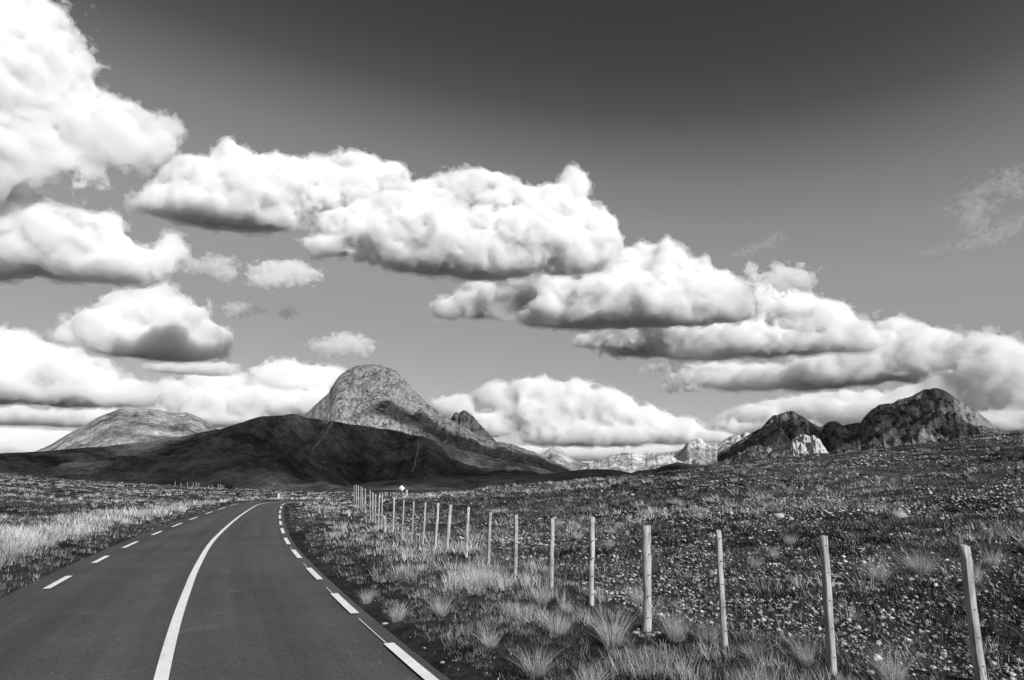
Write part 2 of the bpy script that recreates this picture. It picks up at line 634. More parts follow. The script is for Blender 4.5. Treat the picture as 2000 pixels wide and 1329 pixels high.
# ------------------------------------------------------------------ hills and mountains
def mountain(name, prof, D, Wf, Wb, zb, mat, label, shape='hill', ncol=300, nrow=110, rough=0.10, gully=0.12, gf=6.0, rf=0.02, jag=0.0, jf=0.02, seed=0.0, skew=0.0, smooth_px=3, lobes=None, fold=0):
    pa = np.array([azel(u, v) for u, v in prof])
    az = np.linspace(pa[0, 0], pa[-1, 0], ncol)
    T = np.interp(az, pa[:, 0], pa[:, 1])
    k = np.hanning(2 * smooth_px + 3)[1:-1]; k /= k.sum()
    T = np.convolve(np.pad(T, smooth_px, mode='edge'), k, mode='valid')
    taper = np.minimum(1, np.minimum(np.arange(ncol), np.arange(ncol)[::-1]) / 12.0)
    if jag:
        xx = az * D
        T = T + jag / D * taper * (fbm(np.stack([xx * jf, xx * 0 + seed, xx * 0], 1), 5, kind='billow'))
    Dv = D + skew * (az - az.mean()) * D
    Hp = EYE + Dv * T
    vf = np.linspace(0, 1, int(nrow * 0.8)) ** 1.25
    vb = np.linspace(0, 1, nrow - len(vf) + 1)[1:]
    s = np.concatenate([-vb[::-1], vf])          # back .. ridge .. front
    Sg, A = np.meshgrid(s, az, indexing='ij')
    Dg = Dv[None, :] - np.where(Sg > 0, Wf, Wb) * Sg
    X, Y = Dg * np.sin(A), Dg * np.cos(A)
    a_ = np.abs(Sg)
    if shape == 'dome':
        sh = np.clip(1 - a_ ** 2.0, 0, 1) ** 0.9
    elif shape == 'peak':
        sh = (1 - a_) * 0.75 + 0.25 * (1 - a_ ** 2)
    else:
        sh = 0.55 * (1 - a_) + 0.45 * (1 - sstep(0, 1, a_))
    Hg = np.maximum(Hp - zb, 0)[None, :]
    win = sstep(0.0, 0.18, a_) * (1 - a_) ** 0.5
    w2 = sstep(0.0, 0.06, a_) * (1 - sstep(0.9, 1, a_))
    arc = A * D
    gul = fbm(np.stack([(arc * gf / 1000).ravel() + seed, (a_ * 1.2).ravel() + 7 + seed, (arc * 0).ravel()], 1), 4, kind='ridge').reshape(A.shape)
    rg = fbm(np.stack([(X * rf).ravel(), (Y * rf).ravel(), np.full(X.size, seed)], 1), 6, gain=0.55, kind='billow').reshape(A.shape)
    if fold:
        wx = fbm(np.stack([(X / 700).ravel(), (Y / 700).ravel(), np.full(X.size, seed + 4)], 1), 2).reshape(A.shape) * 160
        fo = fbm(np.stack([((X + wx) / fold).ravel(), ((Y + wx * 0.5) / (fold * 2.2)).ravel(), np.full(X.size, seed + 9)], 1), 4, 0.45, kind='ridge').reshape(A.shape)
        gul = 0.25 * gul + 1.0 * fo
    f0 = sh
    if lobes is not None:
        f0 = f0 + lobes(A, a_)
    for it in range(2):
        Z = zb + Hg * f0 + win * Hg * gully * gul + w2 * rough * np.clip(Hg, 0, 9e9) * rg
        tt = ((Z - EYE) / Dg)
        mx = tt.max(0)
        Hg = Hg * np.clip(np.where(mx > 1e-5, (T * 1.0 + (EYE - zb) / Dv) / np.maximum(mx + (EYE - zb) / Dv, 1e-5), 1), 0.6, 1.3)[None, :]
    Z = np.where(a_ > 0.985, zb - 20, Z)
    o = mesh_np(name, np.stack([X.ravel(), Y.ravel(), Z.ravel()], 1), [grid_faces(len(s), ncol)], mat, smooth=True)
    tag(o, label, kind='structure')

    def find(u, v):
        a, t = azel(u, v)
        c = int(np.clip(np.searchsorted(az, a), 0, ncol - 1))
        el_ = (Z[:, c] - EYE) / Dg[:, c]
        k = np.nonzero(el_ >= t)[0]
        k = k[-1] if len(k) else int(el_.argmax())
        return X[k, c], Y[k, c], Z[k, c]
    return find


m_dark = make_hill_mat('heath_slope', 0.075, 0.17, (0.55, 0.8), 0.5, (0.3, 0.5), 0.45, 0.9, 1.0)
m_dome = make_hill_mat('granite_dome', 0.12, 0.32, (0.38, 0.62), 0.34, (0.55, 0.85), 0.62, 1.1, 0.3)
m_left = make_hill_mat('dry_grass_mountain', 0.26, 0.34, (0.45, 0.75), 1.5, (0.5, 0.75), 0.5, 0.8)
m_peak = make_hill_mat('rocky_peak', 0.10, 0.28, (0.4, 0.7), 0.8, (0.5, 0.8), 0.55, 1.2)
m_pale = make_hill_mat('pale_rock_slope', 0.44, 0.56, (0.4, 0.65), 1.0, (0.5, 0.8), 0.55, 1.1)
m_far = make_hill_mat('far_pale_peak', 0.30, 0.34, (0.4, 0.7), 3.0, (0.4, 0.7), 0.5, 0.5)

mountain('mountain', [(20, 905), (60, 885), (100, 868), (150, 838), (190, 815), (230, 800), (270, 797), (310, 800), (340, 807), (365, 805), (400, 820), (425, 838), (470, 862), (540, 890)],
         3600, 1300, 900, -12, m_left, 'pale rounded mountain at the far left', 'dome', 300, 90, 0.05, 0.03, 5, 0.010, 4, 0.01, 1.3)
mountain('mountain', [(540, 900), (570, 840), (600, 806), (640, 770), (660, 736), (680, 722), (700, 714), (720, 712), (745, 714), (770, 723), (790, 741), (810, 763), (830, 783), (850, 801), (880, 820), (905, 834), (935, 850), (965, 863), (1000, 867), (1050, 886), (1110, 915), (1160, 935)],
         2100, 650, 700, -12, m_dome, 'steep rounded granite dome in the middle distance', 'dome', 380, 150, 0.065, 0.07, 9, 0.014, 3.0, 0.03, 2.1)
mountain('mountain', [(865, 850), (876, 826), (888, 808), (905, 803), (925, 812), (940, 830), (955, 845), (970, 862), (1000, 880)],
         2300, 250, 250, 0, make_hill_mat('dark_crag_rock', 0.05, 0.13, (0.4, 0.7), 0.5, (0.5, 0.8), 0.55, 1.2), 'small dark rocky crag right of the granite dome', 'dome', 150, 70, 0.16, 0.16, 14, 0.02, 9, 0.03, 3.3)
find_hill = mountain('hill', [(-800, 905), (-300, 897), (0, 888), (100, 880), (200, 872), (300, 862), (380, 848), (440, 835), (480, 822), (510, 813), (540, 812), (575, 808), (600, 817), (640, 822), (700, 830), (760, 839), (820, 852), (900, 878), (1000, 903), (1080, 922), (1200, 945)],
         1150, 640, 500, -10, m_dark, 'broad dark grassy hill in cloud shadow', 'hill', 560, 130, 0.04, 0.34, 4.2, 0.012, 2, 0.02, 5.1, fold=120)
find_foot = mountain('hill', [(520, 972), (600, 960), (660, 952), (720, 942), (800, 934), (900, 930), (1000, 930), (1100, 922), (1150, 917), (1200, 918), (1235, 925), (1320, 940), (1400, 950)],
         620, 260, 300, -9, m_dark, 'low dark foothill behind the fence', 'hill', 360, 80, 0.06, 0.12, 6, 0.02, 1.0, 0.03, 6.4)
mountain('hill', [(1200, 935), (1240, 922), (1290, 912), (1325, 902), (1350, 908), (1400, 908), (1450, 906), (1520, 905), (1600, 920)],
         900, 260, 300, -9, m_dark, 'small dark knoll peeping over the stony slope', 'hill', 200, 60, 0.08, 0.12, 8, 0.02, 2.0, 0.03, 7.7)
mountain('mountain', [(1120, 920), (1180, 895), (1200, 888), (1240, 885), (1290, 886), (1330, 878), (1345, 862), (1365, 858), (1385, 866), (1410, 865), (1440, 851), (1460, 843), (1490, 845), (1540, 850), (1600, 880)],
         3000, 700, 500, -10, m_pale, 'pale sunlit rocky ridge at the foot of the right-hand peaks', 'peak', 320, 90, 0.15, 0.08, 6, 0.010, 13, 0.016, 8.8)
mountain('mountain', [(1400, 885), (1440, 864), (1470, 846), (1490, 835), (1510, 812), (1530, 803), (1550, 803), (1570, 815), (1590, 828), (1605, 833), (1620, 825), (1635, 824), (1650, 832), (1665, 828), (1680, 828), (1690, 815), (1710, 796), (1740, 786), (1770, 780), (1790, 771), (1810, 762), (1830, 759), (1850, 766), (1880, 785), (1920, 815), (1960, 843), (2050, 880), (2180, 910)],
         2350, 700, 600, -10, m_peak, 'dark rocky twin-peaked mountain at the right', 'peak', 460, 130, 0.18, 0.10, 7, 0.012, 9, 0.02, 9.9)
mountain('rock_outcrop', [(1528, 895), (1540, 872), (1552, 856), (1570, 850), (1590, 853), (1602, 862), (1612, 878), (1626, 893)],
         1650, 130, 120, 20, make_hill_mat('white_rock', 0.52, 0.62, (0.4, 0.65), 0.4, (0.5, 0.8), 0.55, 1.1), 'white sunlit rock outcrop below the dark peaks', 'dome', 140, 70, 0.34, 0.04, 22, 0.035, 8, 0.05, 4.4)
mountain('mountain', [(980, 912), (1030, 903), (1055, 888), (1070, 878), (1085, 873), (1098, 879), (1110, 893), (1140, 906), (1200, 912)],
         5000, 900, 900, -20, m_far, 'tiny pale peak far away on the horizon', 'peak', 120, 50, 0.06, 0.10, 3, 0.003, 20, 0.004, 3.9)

m_track = make_plain('worn_track', 0.16, 0.95, 0.5, 0.05)


def track(find, px, w, label):
    P = []
    for (u0, v0), (u1, v1) in zip(px[:-1], px[1:]):
        for k in range(5):
            P.append(find(u0 + (u1 - u0) * k / 5, v0 + (v1 - v0) * k / 5))
    P = np.array(P)
    for _ in range(2):
        P[1:-1] = (P[:-2] + 2 * P[1:-1] + P[2:]) / 4
    L = P + [-w / 2, 0, 1.2]; R = P + [w / 2, 0, 1.2]; L2 = P + [-w / 2 - 1, -1, -3.0]; R2 = P + [w / 2 + 1, -1, -3.0]
    V = np.stack([L2, L, R, R2], 1).reshape(-1, 3)
    tag(mesh_np('track', V, [grid_faces(len(P), 4)], m_track), label, kind='structure')


track(find_hill, [(648, 826), (638, 842), (628, 858), (615, 872), (603, 885)], 1.8, 'thin worn track climbing the dark hill')
track(find_hill, [(816, 868), (813, 890), (807, 915), (803, 930)], 1.4, 'thin worn line running down the dark hill towards the sign')

# ------------------------------------------------------------------ fence posts
def post_mesh(h, w, rot, rough_, round_=False, seed=0):
    """squared (or round) timber, slightly crooked, sunk 0.15 m into the ground"""
    r = np.random.default_rng(seed)
    n = 10 if round_ else 8
    if round_:
        ang = np.arange(n) / n * 2 * np.pi
        base = np.stack([np.cos(ang), np.sin(ang)], 1) * w * 0.5
    else:
        a = w * 0.5; c = w * 0.08
        base = np.array([(a - c, -a), (a, -a + c), (a, a - c), (a - c, a), (-a + c, a), (-a, a - c), (-a, -a + c), (-a + c, -a)])
        base[:, 0] *= r.uniform(0.85, 1.1)
    ca, sa = math.cos(rot), math.sin(rot)
    base = base @ np.array([[ca, sa], [-sa, ca]])
    zs = np.linspace(-0.15, h, 11)
    V = []
    ox = np.cumsum(r.normal(0, rough_ * 0.006, len(zs))); oy = np.cumsum(r.normal(0, rough_ * 0.006, len(zs)))
    ox -= ox[1]; oy -= oy[1]
    for i, z in enumerate(zs):
        sc = 1.0 - 0.06 * max(z, 0) / h + (0.05 * rough_ * r.normal() if round_ else 0.012 * r.normal())
        ring = base * sc + np.array([ox[i], oy[i]])
        zz = np.full(n, z)
        if i == len(zs) - 1:
            zz = z + base[:, 0] * r.uniform(-0.3, 0.3) + base[:, 1] * r.uniform(-0.3, 0.3)
        V.append(np.column_stack([ring, zz]))
    V = np.concatenate(V)
    F = grid_faces(len(zs), n, True)
    top = len(V) - n
    V = np.vstack([V, V[-n:].mean(0) + [0, 0, 0.003], V[:n].mean(0)])
    t1 = np.array([[top + i, top + (i + 1) % n, len(V) - 2] for i in range(n)])
    t2 = np.array([[(i + 1) % n, i, len(V) - 1] for i in range(n)])
    return V, [F, t1, t2]


POSTS = [  # base u, v ; top u, v ; width m ; kind
    (1918, 1345, 1874, 1064, .105, 's'), (1626, 1320, 1607, 1047, .092, 's'), (1416, 1262, 1402, 1036, .090, 's'), (1263, 1232, 1268, 1028, .15, 'r'),
    (1155, 1183, 1156, 1010, .10, 'r'), (1077, 1150, 1078, 1013, .09, 's'), (1006, 1125, 1009, 1006, .09, 's'), (953, 1107, 957, 1001, .085, 's'),
    (911, 1090, 915, 991, .085, 's'), (873, 1078, 880, 987, .13, 'b'), (850, 1072, 856, 983, .085, 's'), (826, 1065, 831, 982, .085, 's'), (804, 1058, 808, 980, .085, 's'),
    (784.5, 1053, 788, 977, .085, 's'), (767.5, 1040, 770, 973, .085, 's'), (752, 1041, 752, 1008, .16, 'b'), (745, 1033, 747, 968, .09, 's'),
    (739, 1033, 741, 967, .075, 's'), (733, 1022.5, 734, 965, .08, 's'), (728, 1019, 728, 962, .085, 's'), (723, 1012, 723, 959, .085, 's'),
    (713, 1004, 713, 955, .085, 's'), (708, 1001, 708, 953, .075, 's'), (704, 998, 705, 951, .085, 's'), (700, 994, 700, 949, .08, 's'), (696, 990, 696, 947, .09, 's'), (692, 986, 692, 949, .08, 's')]
ORD = ['nearest', 'second', 'third', 'fourth', 'fifth', 'sixth', 'seventh', 'eighth', 'ninth', 'tenth', 'eleventh', 'twelfth', 'thirteenth', 'fourteenth', 'fifteenth', 'sixteenth',
       'seventeenth', 'eighteenth', 'nineteenth', 'twentieth', 'twenty-first', 'twenty-second', 'twenty-third', 'twenty-fourth', 'twenty-fifth', 'twenty-sixth', 'farthest']
EXTRA = {0: 'leaning, its foot below the picture', 1: 'squared timber leaning slightly', 2: 'squared timber with a pale front', 3: 'thick round log with stones at its foot', 4: 'round and straight',
         9: 'broken and ragged', 15: 'only a short thick stump'}
post_tops = []
post_xyz = []
for i, (bu, bv, tu, tv, w, k) in enumerate(POSTS):
    if bv > 1329:       # foot lies below the frame: on flat ground
        d = ray(bu, bv); tt = (0.1 - EYE) / d[2]
        x, y = d[0] * tt, d[1] * tt
        z = float(hgt(np.array([x]), np.array([y]))[0])
    else:
        x, y, z = cast(bu, bv)
    d = ray(tu, tv); tt = y / d[1]
    top = np.array([d[0] * tt, y, EYE + d[2] * tt])
    base = np.array([x, y, z])
    ax = top - base
    h = float(np.linalg.norm(ax))
    w = w * (0.82 if k in 'rb' else 0.74)
    V, F = post_mesh(h, w, 0.25 + 0.2 * math.sin(i * 2.1), 1.8 if k == 'b' else (1.2 if k == 'r' else 0.5), k in 'rb', 100 + i)
    fwd_lean = [-0.02, 0.02, 0.0, 0.01][i % 4] * h
    ax = ax / h
    # tilt the upright shape along its axis
    V[:, 0] += V[:, 2] * ax[0]; V[:, 1] += V[:, 2] * fwd_lean / h
    root = empty('fence_post', (x, y, z))
    tag(root, f'{ORD[i]} wooden fence post counted from the right' + (', ' + EXTRA[i] if i in EXTRA else ''), 'fence post', 'posts of the roadside fence')
    tim = mesh_np('timber', V, F, M['wood'], root)
    post_tops.append((x, y, z, h, ax[0], fwd_lean / h, w))
    post_xyz.append((x, y, z))
    if i < 9:       # wire staples on the side facing the road
        for q in range(5):
            zz = h * (0.93 - 0.2 * q)
            c = np.array([ax[0] * zz + 0.012, zz * fwd_lean / h - w * 0.5, zz])
            bx = np.array([(sx, sy, sz) for sx in (-1, 1) for sy in (-1, 1) for sz in (-1, 1)], float) * np.array([0.010, 0.010, 0.0028]) * (1 if i < 4 else 1.3)
            bx[:, 2] += bx[:, 0] * 0.25
            f = np.array([[0, 1, 3, 2], [4, 6, 7, 5], [0, 4, 5, 1], [2, 3, 7, 6], [0, 2, 6, 4], [1, 5, 7, 3]])
            mesh_np('staple', bx + c, [f], M['steel'], root)


def tube(P, r, n=5):
    P = np.asarray(P, float)
    T = np.gradient(P, axis=0); T /= np.linalg.norm(T, axis=1)[:, None]
    up = np.array([0, 0, 1.0]) if abs(T[0, 2]) < 0.9 else np.array([1.0, 0, 0])
    A = np.cross(T, up); A /= np.linalg.norm(A, axis=1)[:, None]
    B = np.cross(A, T)
    ang = np.arange(n) / n * 2 * np.pi
    V = P[:, None] + r * (np.cos(ang)[None, :, None] * A[:, None] + np.sin(ang)[None, :, None] * B[:, None])
    return V.reshape(-1, 3), grid_faces(len(P), n, True)


WN = ['top', 'second', 'third', 'fourth', 'lowest']
for q in range(5):
    pts = []
    seq = [p for i, p in enumerate(post_tops) if POSTS[i][5] != 'b' and i < 15]
    x, y, z, h, lx, ly, w = seq[0]
    pts.append((x + 2.2, y - 0.9, z + h * (0.93 - 0.2 * q)))
    for j, (x, y, z, h, lx, ly, w) in enumerate(seq):
        zz = h * (0.93 - 0.2 * q)
        p = np.array((x + lx * zz, y + ly * zz - w * 0.52, z + zz))
        if j:
            pr = np.array(pts[-1])
            for s in (0.25, 0.5, 0.75):
                mpt = pr * (1 - s) + p * s
                mpt[2] -= 0.02 * (1 - (2 * s - 1) ** 2)
                pts.append(tuple(mpt))
        pts.append(tuple(p))
    V, F = tube(pts, 0.0013)
    o = mesh_np('fence_wire', V, [F], M['steel'])
    tag(o, f'{WN[q]} thin steel wire strung along the roadside fence posts', 'wire', 'wires of the roadside fence')

# tiny tops of the fence line beyond the crest, beside the diamond sign
FARP = [(741, -3), (747.5, 0), (751, -3), (754, -3), (757, -1), (763.5, 0), (767, -2.5), (770, -2.5), (773, -2.5), (776.5, -2), (780.5, -1), (786, 1), (789, 2)]
for i, (u, ln) in enumerate(FARP):
    yy = 96.0 + 0.6 * i
    d = ray(u, 961.5 + 0.4 * math.sin(i * 3.0)); tt = yy / d[1]
    x, ztop = d[0] * tt, EYE + d[2] * tt
    zb = float(hgt(np.array([x]), np.array([yy]))[0])
    h = ztop - zb
    V, F = post_mesh(h, 0.085, 0.3, 0.4, False, 300 + i)
    V[:, 0] += (V[:, 2] - h) * (-ln) * -0.10
    o = mesh_np('fence_post', V, F, M['wood'])
    o.location = (x, yy, zb)
    tag(o, f'{ORD[i] if i else "leftmost"} from the left of the small leaning fence posts beside the diamond sign', 'fence post', 'distant posts beside the diamond sign')
x, y, z = cast(794, 971)
V, F = post_mesh(0.72, 0.22, 0.3, 0.8, False, 350)
o = mesh_np('fence_post', V, F, M['wood']); o.location = (x, y, z - 0.05)
tag(o, 'stout pale post standing just right of the diamond sign', 'fence post', 'distant posts beside the diamond sign')

# far fence at the left field's edge
for i, (u, v) in enumerate([(342, 948), (353, 949), (366, 949), (377, 950), (383, 950.5), (388, 951), (408, 951.5), (414, 952), (426, 953), (430, 953), (433.5, 953), (437, 953.5)]):
    az, tz = azel(u, v - 1)
    R = float(np.interp(az, AZX, RRX)) * 0.985
    x, y = R * math.sin(az), R * math.cos(az)
    z = float(hgt(np.array([x]), np.array([y]))[0])
    V, F = post_mesh(1.35 + 0.25 * math.sin(i * 5), 0.13, 0.2, 0.4, False, 400 + i)
    o = mesh_np('fence_post', V, F, M['wood']); o.location = (x, y, z)
    tag(o, f'{ORD[i] if i else "leftmost"} from the left of the tiny posts along the far left field edge', 'fence post', 'posts of the far left fence')

# ------------------------------------------------------------------ diamond warning sign
def build_sign():
    yy = 112.0
    d = ray(784.6, 954.3); tt = yy / d[1]
    cx, cz = d[0] * tt, EYE + d[2] * tt
    zb = float(hgt(np.array([cx]), np.array([yy]))[0])
    root = empty('road_sign', (cx, yy, zb))
    tag(root, 'white diamond warning sign with a curved arrow above the far fence', 'road sign')
    V, F = tube([(0, 0.05, -0.3), (0, 0.05, (cz - zb) * 0.5), (0, 0.05, cz - zb + 0.3)], 0.035, 8)
    mesh_np('pole', V, [F], M['steel'], root)
    R = 0.50
    h = cz - zb

    def prism(P, y0, y1):
        P = np.asarray(P, float); n = len(P)
        V = np.concatenate([np.column_stack([P[:, 0], np.full(n, y0), P[:, 1] + h]), np.column_stack([P[:, 0], np.full(n, y1), P[:, 1] + h])])
        sides = np.array([[i, (i + 1) % n, n + (i + 1) % n, n + i] for i in range(n)])
        return V, sides
    q = []
    for k in range(4):      # rounded corners
        a0 = math.pi / 2 * k
        c = np.array([math.cos(a0), math.sin(a0)]) * (R - 0.05)
        for e in (-0.6, 0, 0.6):
            q.append(c + 0.05 * np.array([math.cos(a0 + e), math.sin(a0 + e)]))
    V, S = prism(q, 0.0, 0.02)
    n = len(q)
    V = np.vstack([V, [0, 0, h], [0, 0.02, h]])
    t1 = np.array([[i, 2 * n, (i + 1) % n] for i in range(n)])
    t2 = np.array([[n + i, n + (i + 1) % n, 2 * n + 1] for i in range(n)])
    mesh_np('plate', V, [S, t1, t2], M['sign_white'], root)
    # bent arrow: shaft up, over to the right and down again with a head
    th = np.linspace(math.pi, 0.15, 9)
    ctr = [(-0.11, -0.17), (-0.11, -0.03)] + [(0.0 + 0.11 * math.cos(t), 0.03 + 0.12 * math.sin(t)) for t in th]
    ctr = np.array(ctr)
    T = np.gradient(ctr, axis=0); T /= np.linalg.norm(T, axis=1)[:, None]
    N = np.stack([-T[:, 1], T[:, 0]], 1) * 0.032
    L = np.concatenate([ctr + N, (ctr - N)])
    m = len(ctr)
    V = np.column_stack([L[:, 0], np.full(2 * m, -0.006), L[:, 1] + h])
    f = np.array([[i, i + 1, m + i + 1, m + i] for i in range(m - 1)])
    Vh = np.array([(0.035, -0.006, h + 0.05), (0.185, -0.006, h + 0.05), (0.115, -0.006, h - 0.08)])
    V = np.vstack([V, Vh])
    mesh_np('arrow', V, [f, np.array([[2 * m, 2 * m + 2, 2 * m + 1]])], M['sign_black'], root)


build_sign()

# short pale marker post on the outside of the bend
mx_, my_, mz_ = -32.4, 93.5, 0.0
d = ray(543.5, 979); tt = 97.0 / d[1]
mx_, my_ = d[0] * tt, 97.0
mz_ = float(hgt(np.array([mx_]), np.array([my_]))[0])
root = empty('marker_post', (mx_, my_, mz_))
tag(root, 'short white marker post on the outer verge of the bend', 'marker post')
V, F = post_mesh(0.78, 0.20, 0.2, 0.1, False, 500)
mesh_np('body', V, F, M['concrete'], root)
V, F = post_mesh(0.10, 0.34, 0.2, 0.1, False, 501)
mesh_np('footing', V, F, M['concrete'], root)

# ------------------------------------------------------------------ grass
def blades(base, n_per, hgt_m, spread, lean, width, tone, seg=3, r=rng, flop=0.35):
    """base (T,3); arrays per tuft; returns verts, faces, tone attribute"""
    T = len(base)
    hgt_m = np.broadcast_to(hgt_m, T); spread = np.broadcast_to(spread, T); width = np.broadcast_to(width, T); tone = np.broadcast_to(tone, T); lean = np.broadcast_to(lean, T)
    idx = np.repeat(np.arange(T), n_per)
    B = len(idx)
    a = r.uniform(0, 2 * np.pi, B)
    q = np.sqrt(r.uniform(0, 1, B))
    rad = q * spread[idx]
    root = base[idx] + np.column_stack([np.cos(a) * rad, np.sin(a) * rad, np.zeros(B) - 0.02])
    h = hgt_m[idx] * r.uniform(0.45, 1.1, B)
    ln = lean[idx] * (0.25 + q) * r.uniform(0.4, 1.4, B)
    a2 = a + r.normal(0, 0.6, B)
    fl = flop * r.uniform(0.1, 2.0, B)
    dirx, diry = np.cos(a2) * ln + r.normal(0, 0.10, B) - 0.07, np.sin(a2) * ln + r.normal(0, 0.10, B)
    w = width[idx] * r.uniform(0.6, 1.3, B)
    wa = r.uniform(0, 2 * np.pi, B)
    wx, wy = np.cos(wa), np.sin(wa)
    V = []
    for k in range(seg):
        s = k / seg
        b = s + fl * s * s
        zc = h * (s - 0.12 * s * s * (ln * 1.5))
        px = root[:, 0] + dirx * h * b; py = root[:, 1] + diry * h * b; pz = root[:, 2] + zc
        ww = w * (1 - 0.55 * s)
        V.append(np.column_stack([px - wx * ww, py - wy * ww, pz]))
        V.append(np.column_stack([px + wx * ww, py + wy * ww, pz]))
    b = 1 + fl
    V.append(np.column_stack([root[:, 0] + dirx * h * b, root[:, 1] + diry * h * b, root[:, 2] + h * (1 - 0.18 * ln)]))
    V = np.stack(V, 1)
    m = V.shape[1]
    o = np.arange(B)[:, None] * m
    Q = [np.array([[2 * k, 2 * k + 1, 2 * k + 3, 2 * k + 2]]) + o for k in range(seg - 1)]
    tri = np.array([[2 * seg - 2, 2 * seg - 1, 2 * seg]]) + o
    faces = [np.concatenate(Q)] if Q else []
    faces.append(tri)
    tn = np.clip(np.repeat(np.clip(tone[idx] + r.normal(0, 0.17, B), 0, 1), m), 0, 1)
    return V.reshape(-1, 3), faces, tn


def join(parts):
    V, Q, Tt, A, off = [], [], [], [], 0
    for v, fs, t in parts:
        V.append(v); A.append(t)
        for f in fs:
            (Q if f.shape[1] == 4 else Tt).append(f + off)
        off += len(v)
    fs = []
    if Q: fs.append(np.concatenate(Q))
    if Tt: fs.append(np.concatenate(Tt))
    return np.concatenate(V), fs, np.concatenate(A)


def pts_on(x, y):
    return np.column_stack([x, y, hgt(x, y)])


def sector(n, a0, a1, r0, r1, pw=1.0):
    """random points; density falls with distance (pw=1: even in log radius)"""
    a = np.radians(rng.uniform(a0, a1, n))
    r = np.exp(rng.uniform(math.log(r0), math.log(r1), n)) if pw == 1.0 else (rng.uniform(r0 ** pw, r1 ** pw, n)) ** (1 / pw)
    return r * np.sin(a), r * np.cos(a), r


def fence_side(x, y):
    """> 0 beyond the fence (right-hand side)"""
    fx = np.array([p[0] for p in post_xyz][::-1]); fy = np.array([p[1] for p in post_xyz][::-1])
    o = np.argsort(fy)
    return x - np.interp(y, fy[o], fx[o])


def gravel_mask(x, y):
    r = np.hypot(x, y)
    f = fence_side(x, y)
    pn = n2(x, y * 1.6, 0.16, 3, z=2.0) + 0.5 * n2(x, y, 0.9, 2, z=4.0)
    pn = pn + 0.10 - 0.30 * sstep(35, 90, r) + 0.40 * sstep(0.3, 1.5, f) * (1 - sstep(5, 11, f)) * (1 - sstep(18, 30, y))
    return sstep(0.02, 0.50, pn) * (f > 0.3)


# right verge and fence strip
x, y, r = sector(44000, -22, 45, 4.6, 95)
d, sd = road_dist(x, y)
fs_ = fence_side(x, y)
patch = n2(x, y, 0.45, 3, z=3.0)
keep = (sd > 0) & (d > 3.15) & (fs_ < 0.5 + 0.6 * patch) & (y < 84)
patch = 0.45 * patch + 0.8 * n2(x, y, 1.35, 2, z=6.0) + 0.45 * n2(x, y, 2.9, 1, z=16.0)
prob = np.where(d < 3.3, 0.5, 0.95) * (0.25 + 0.75 * sstep(-0.45, 0.35, patch)) * np.where((r < 13) & (fs_ > -1.1), 0.45, 1.0) * (0.42 + 0.58 * sstep(6.5, 11, r))
keep &= rng.random(len(x)) < prob
x, y, r, d, patch, fs_ = x[keep], y[keep], r[keep], d[keep], patch[keep], fs_[keep]
tallness = (0.55 + 0.45 * sstep(7, 12, r)) * (0.25 + 0.75 * sstep(3.3, 4.8, d)) * (0.22 * rng.random(len(x)) + 0.78 * sstep(0.0, 0.6, patch))
hh = 0.08 + 0.27 * tallness * rng.uniform(0.4, 1.5, len(x))
tone = np.clip(0.10 + 0.16 * rng.random(len(x)) + 0.58 * tallness * rng.uniform(0.5, 1.4, len(x)) + rng.normal(0, 0.10, len(x)), 0, 1)
P = pts_on(x, y)
near = r < 16
parts = [blades(P[near], 16, hh[near], 0.05 + 0.05 * tallness[near], 0.30, np.maximum(0.0022, r[near] * 0.00035), tone[near], 3),
         blades(P[~near], 7, hh[~near], 0.10 + 0.1 * tallness[~near], 0.4, r[~near] * 0.00045, tone[~near], 2)]
V, F, A = join(parts)
tag(mesh_np('verge_grass', V, F, M['straw'], attr={'tone': A}), 'dry rough grass between the road and the fence', 'grass', kind='stuff')

# left verge: band of tall pale grass set back from the asphalt, short dark growth at the edge
x, y, r = sector(27000, -60, -12, 9, 135)
d, sd = road_dist(x, y)
keep = (sd < 0) & (d > 3.2) & (d < 10.5)
x, y, r, d = x[keep], y[keep], r[keep], d[keep]
pn = n2(x, y, 0.35, 3, z=8.0)
tall = sstep(4.0, 5.0, d + 0.5 * pn) * (1 - sstep(6.5, 9.8, d + 2.2 * pn))
tall = tall * (0.35 + 0.65 * sstep(-0.35, 0.25, n2(x, y, 0.7, 2, z=12.5)))
keep = rng.random(len(x)) < (0.45 + 0.5 * tall)
x, y, r, d, tall = x[keep], y[keep], r[keep], d[keep], tall[keep]
pt = n2(x, y, 0.9, 2, z=12.0)
hh = 0.13 + 0.42 * tall * rng.uniform(0.5, 1.3, len(x)) * (0.75 + 0.6 * pt)
tone = np.clip(0.12 + 0.58 * tall * (0.85 + 1.1 * pt) + rng.normal(0, 0.14, len(x)), 0, 1)
P = pts_on(x, y)
near = r < 30
V, F, A = join([blades(P[near], 18, hh[near], 0.14, 0.28, np.maximum(0.003, r[near] * 0.00032), tone[near], 3),
                blades(P[~near], 8, hh[~near], 0.25, 0.25, r[~near] * 0.0005, tone[~near], 2)])
tag(mesh_np('tall_grass', V, F, M['straw'], attr={'tone': A}), 'band of tall pale grass along the left side of the road', 'grass', kind='stuff')

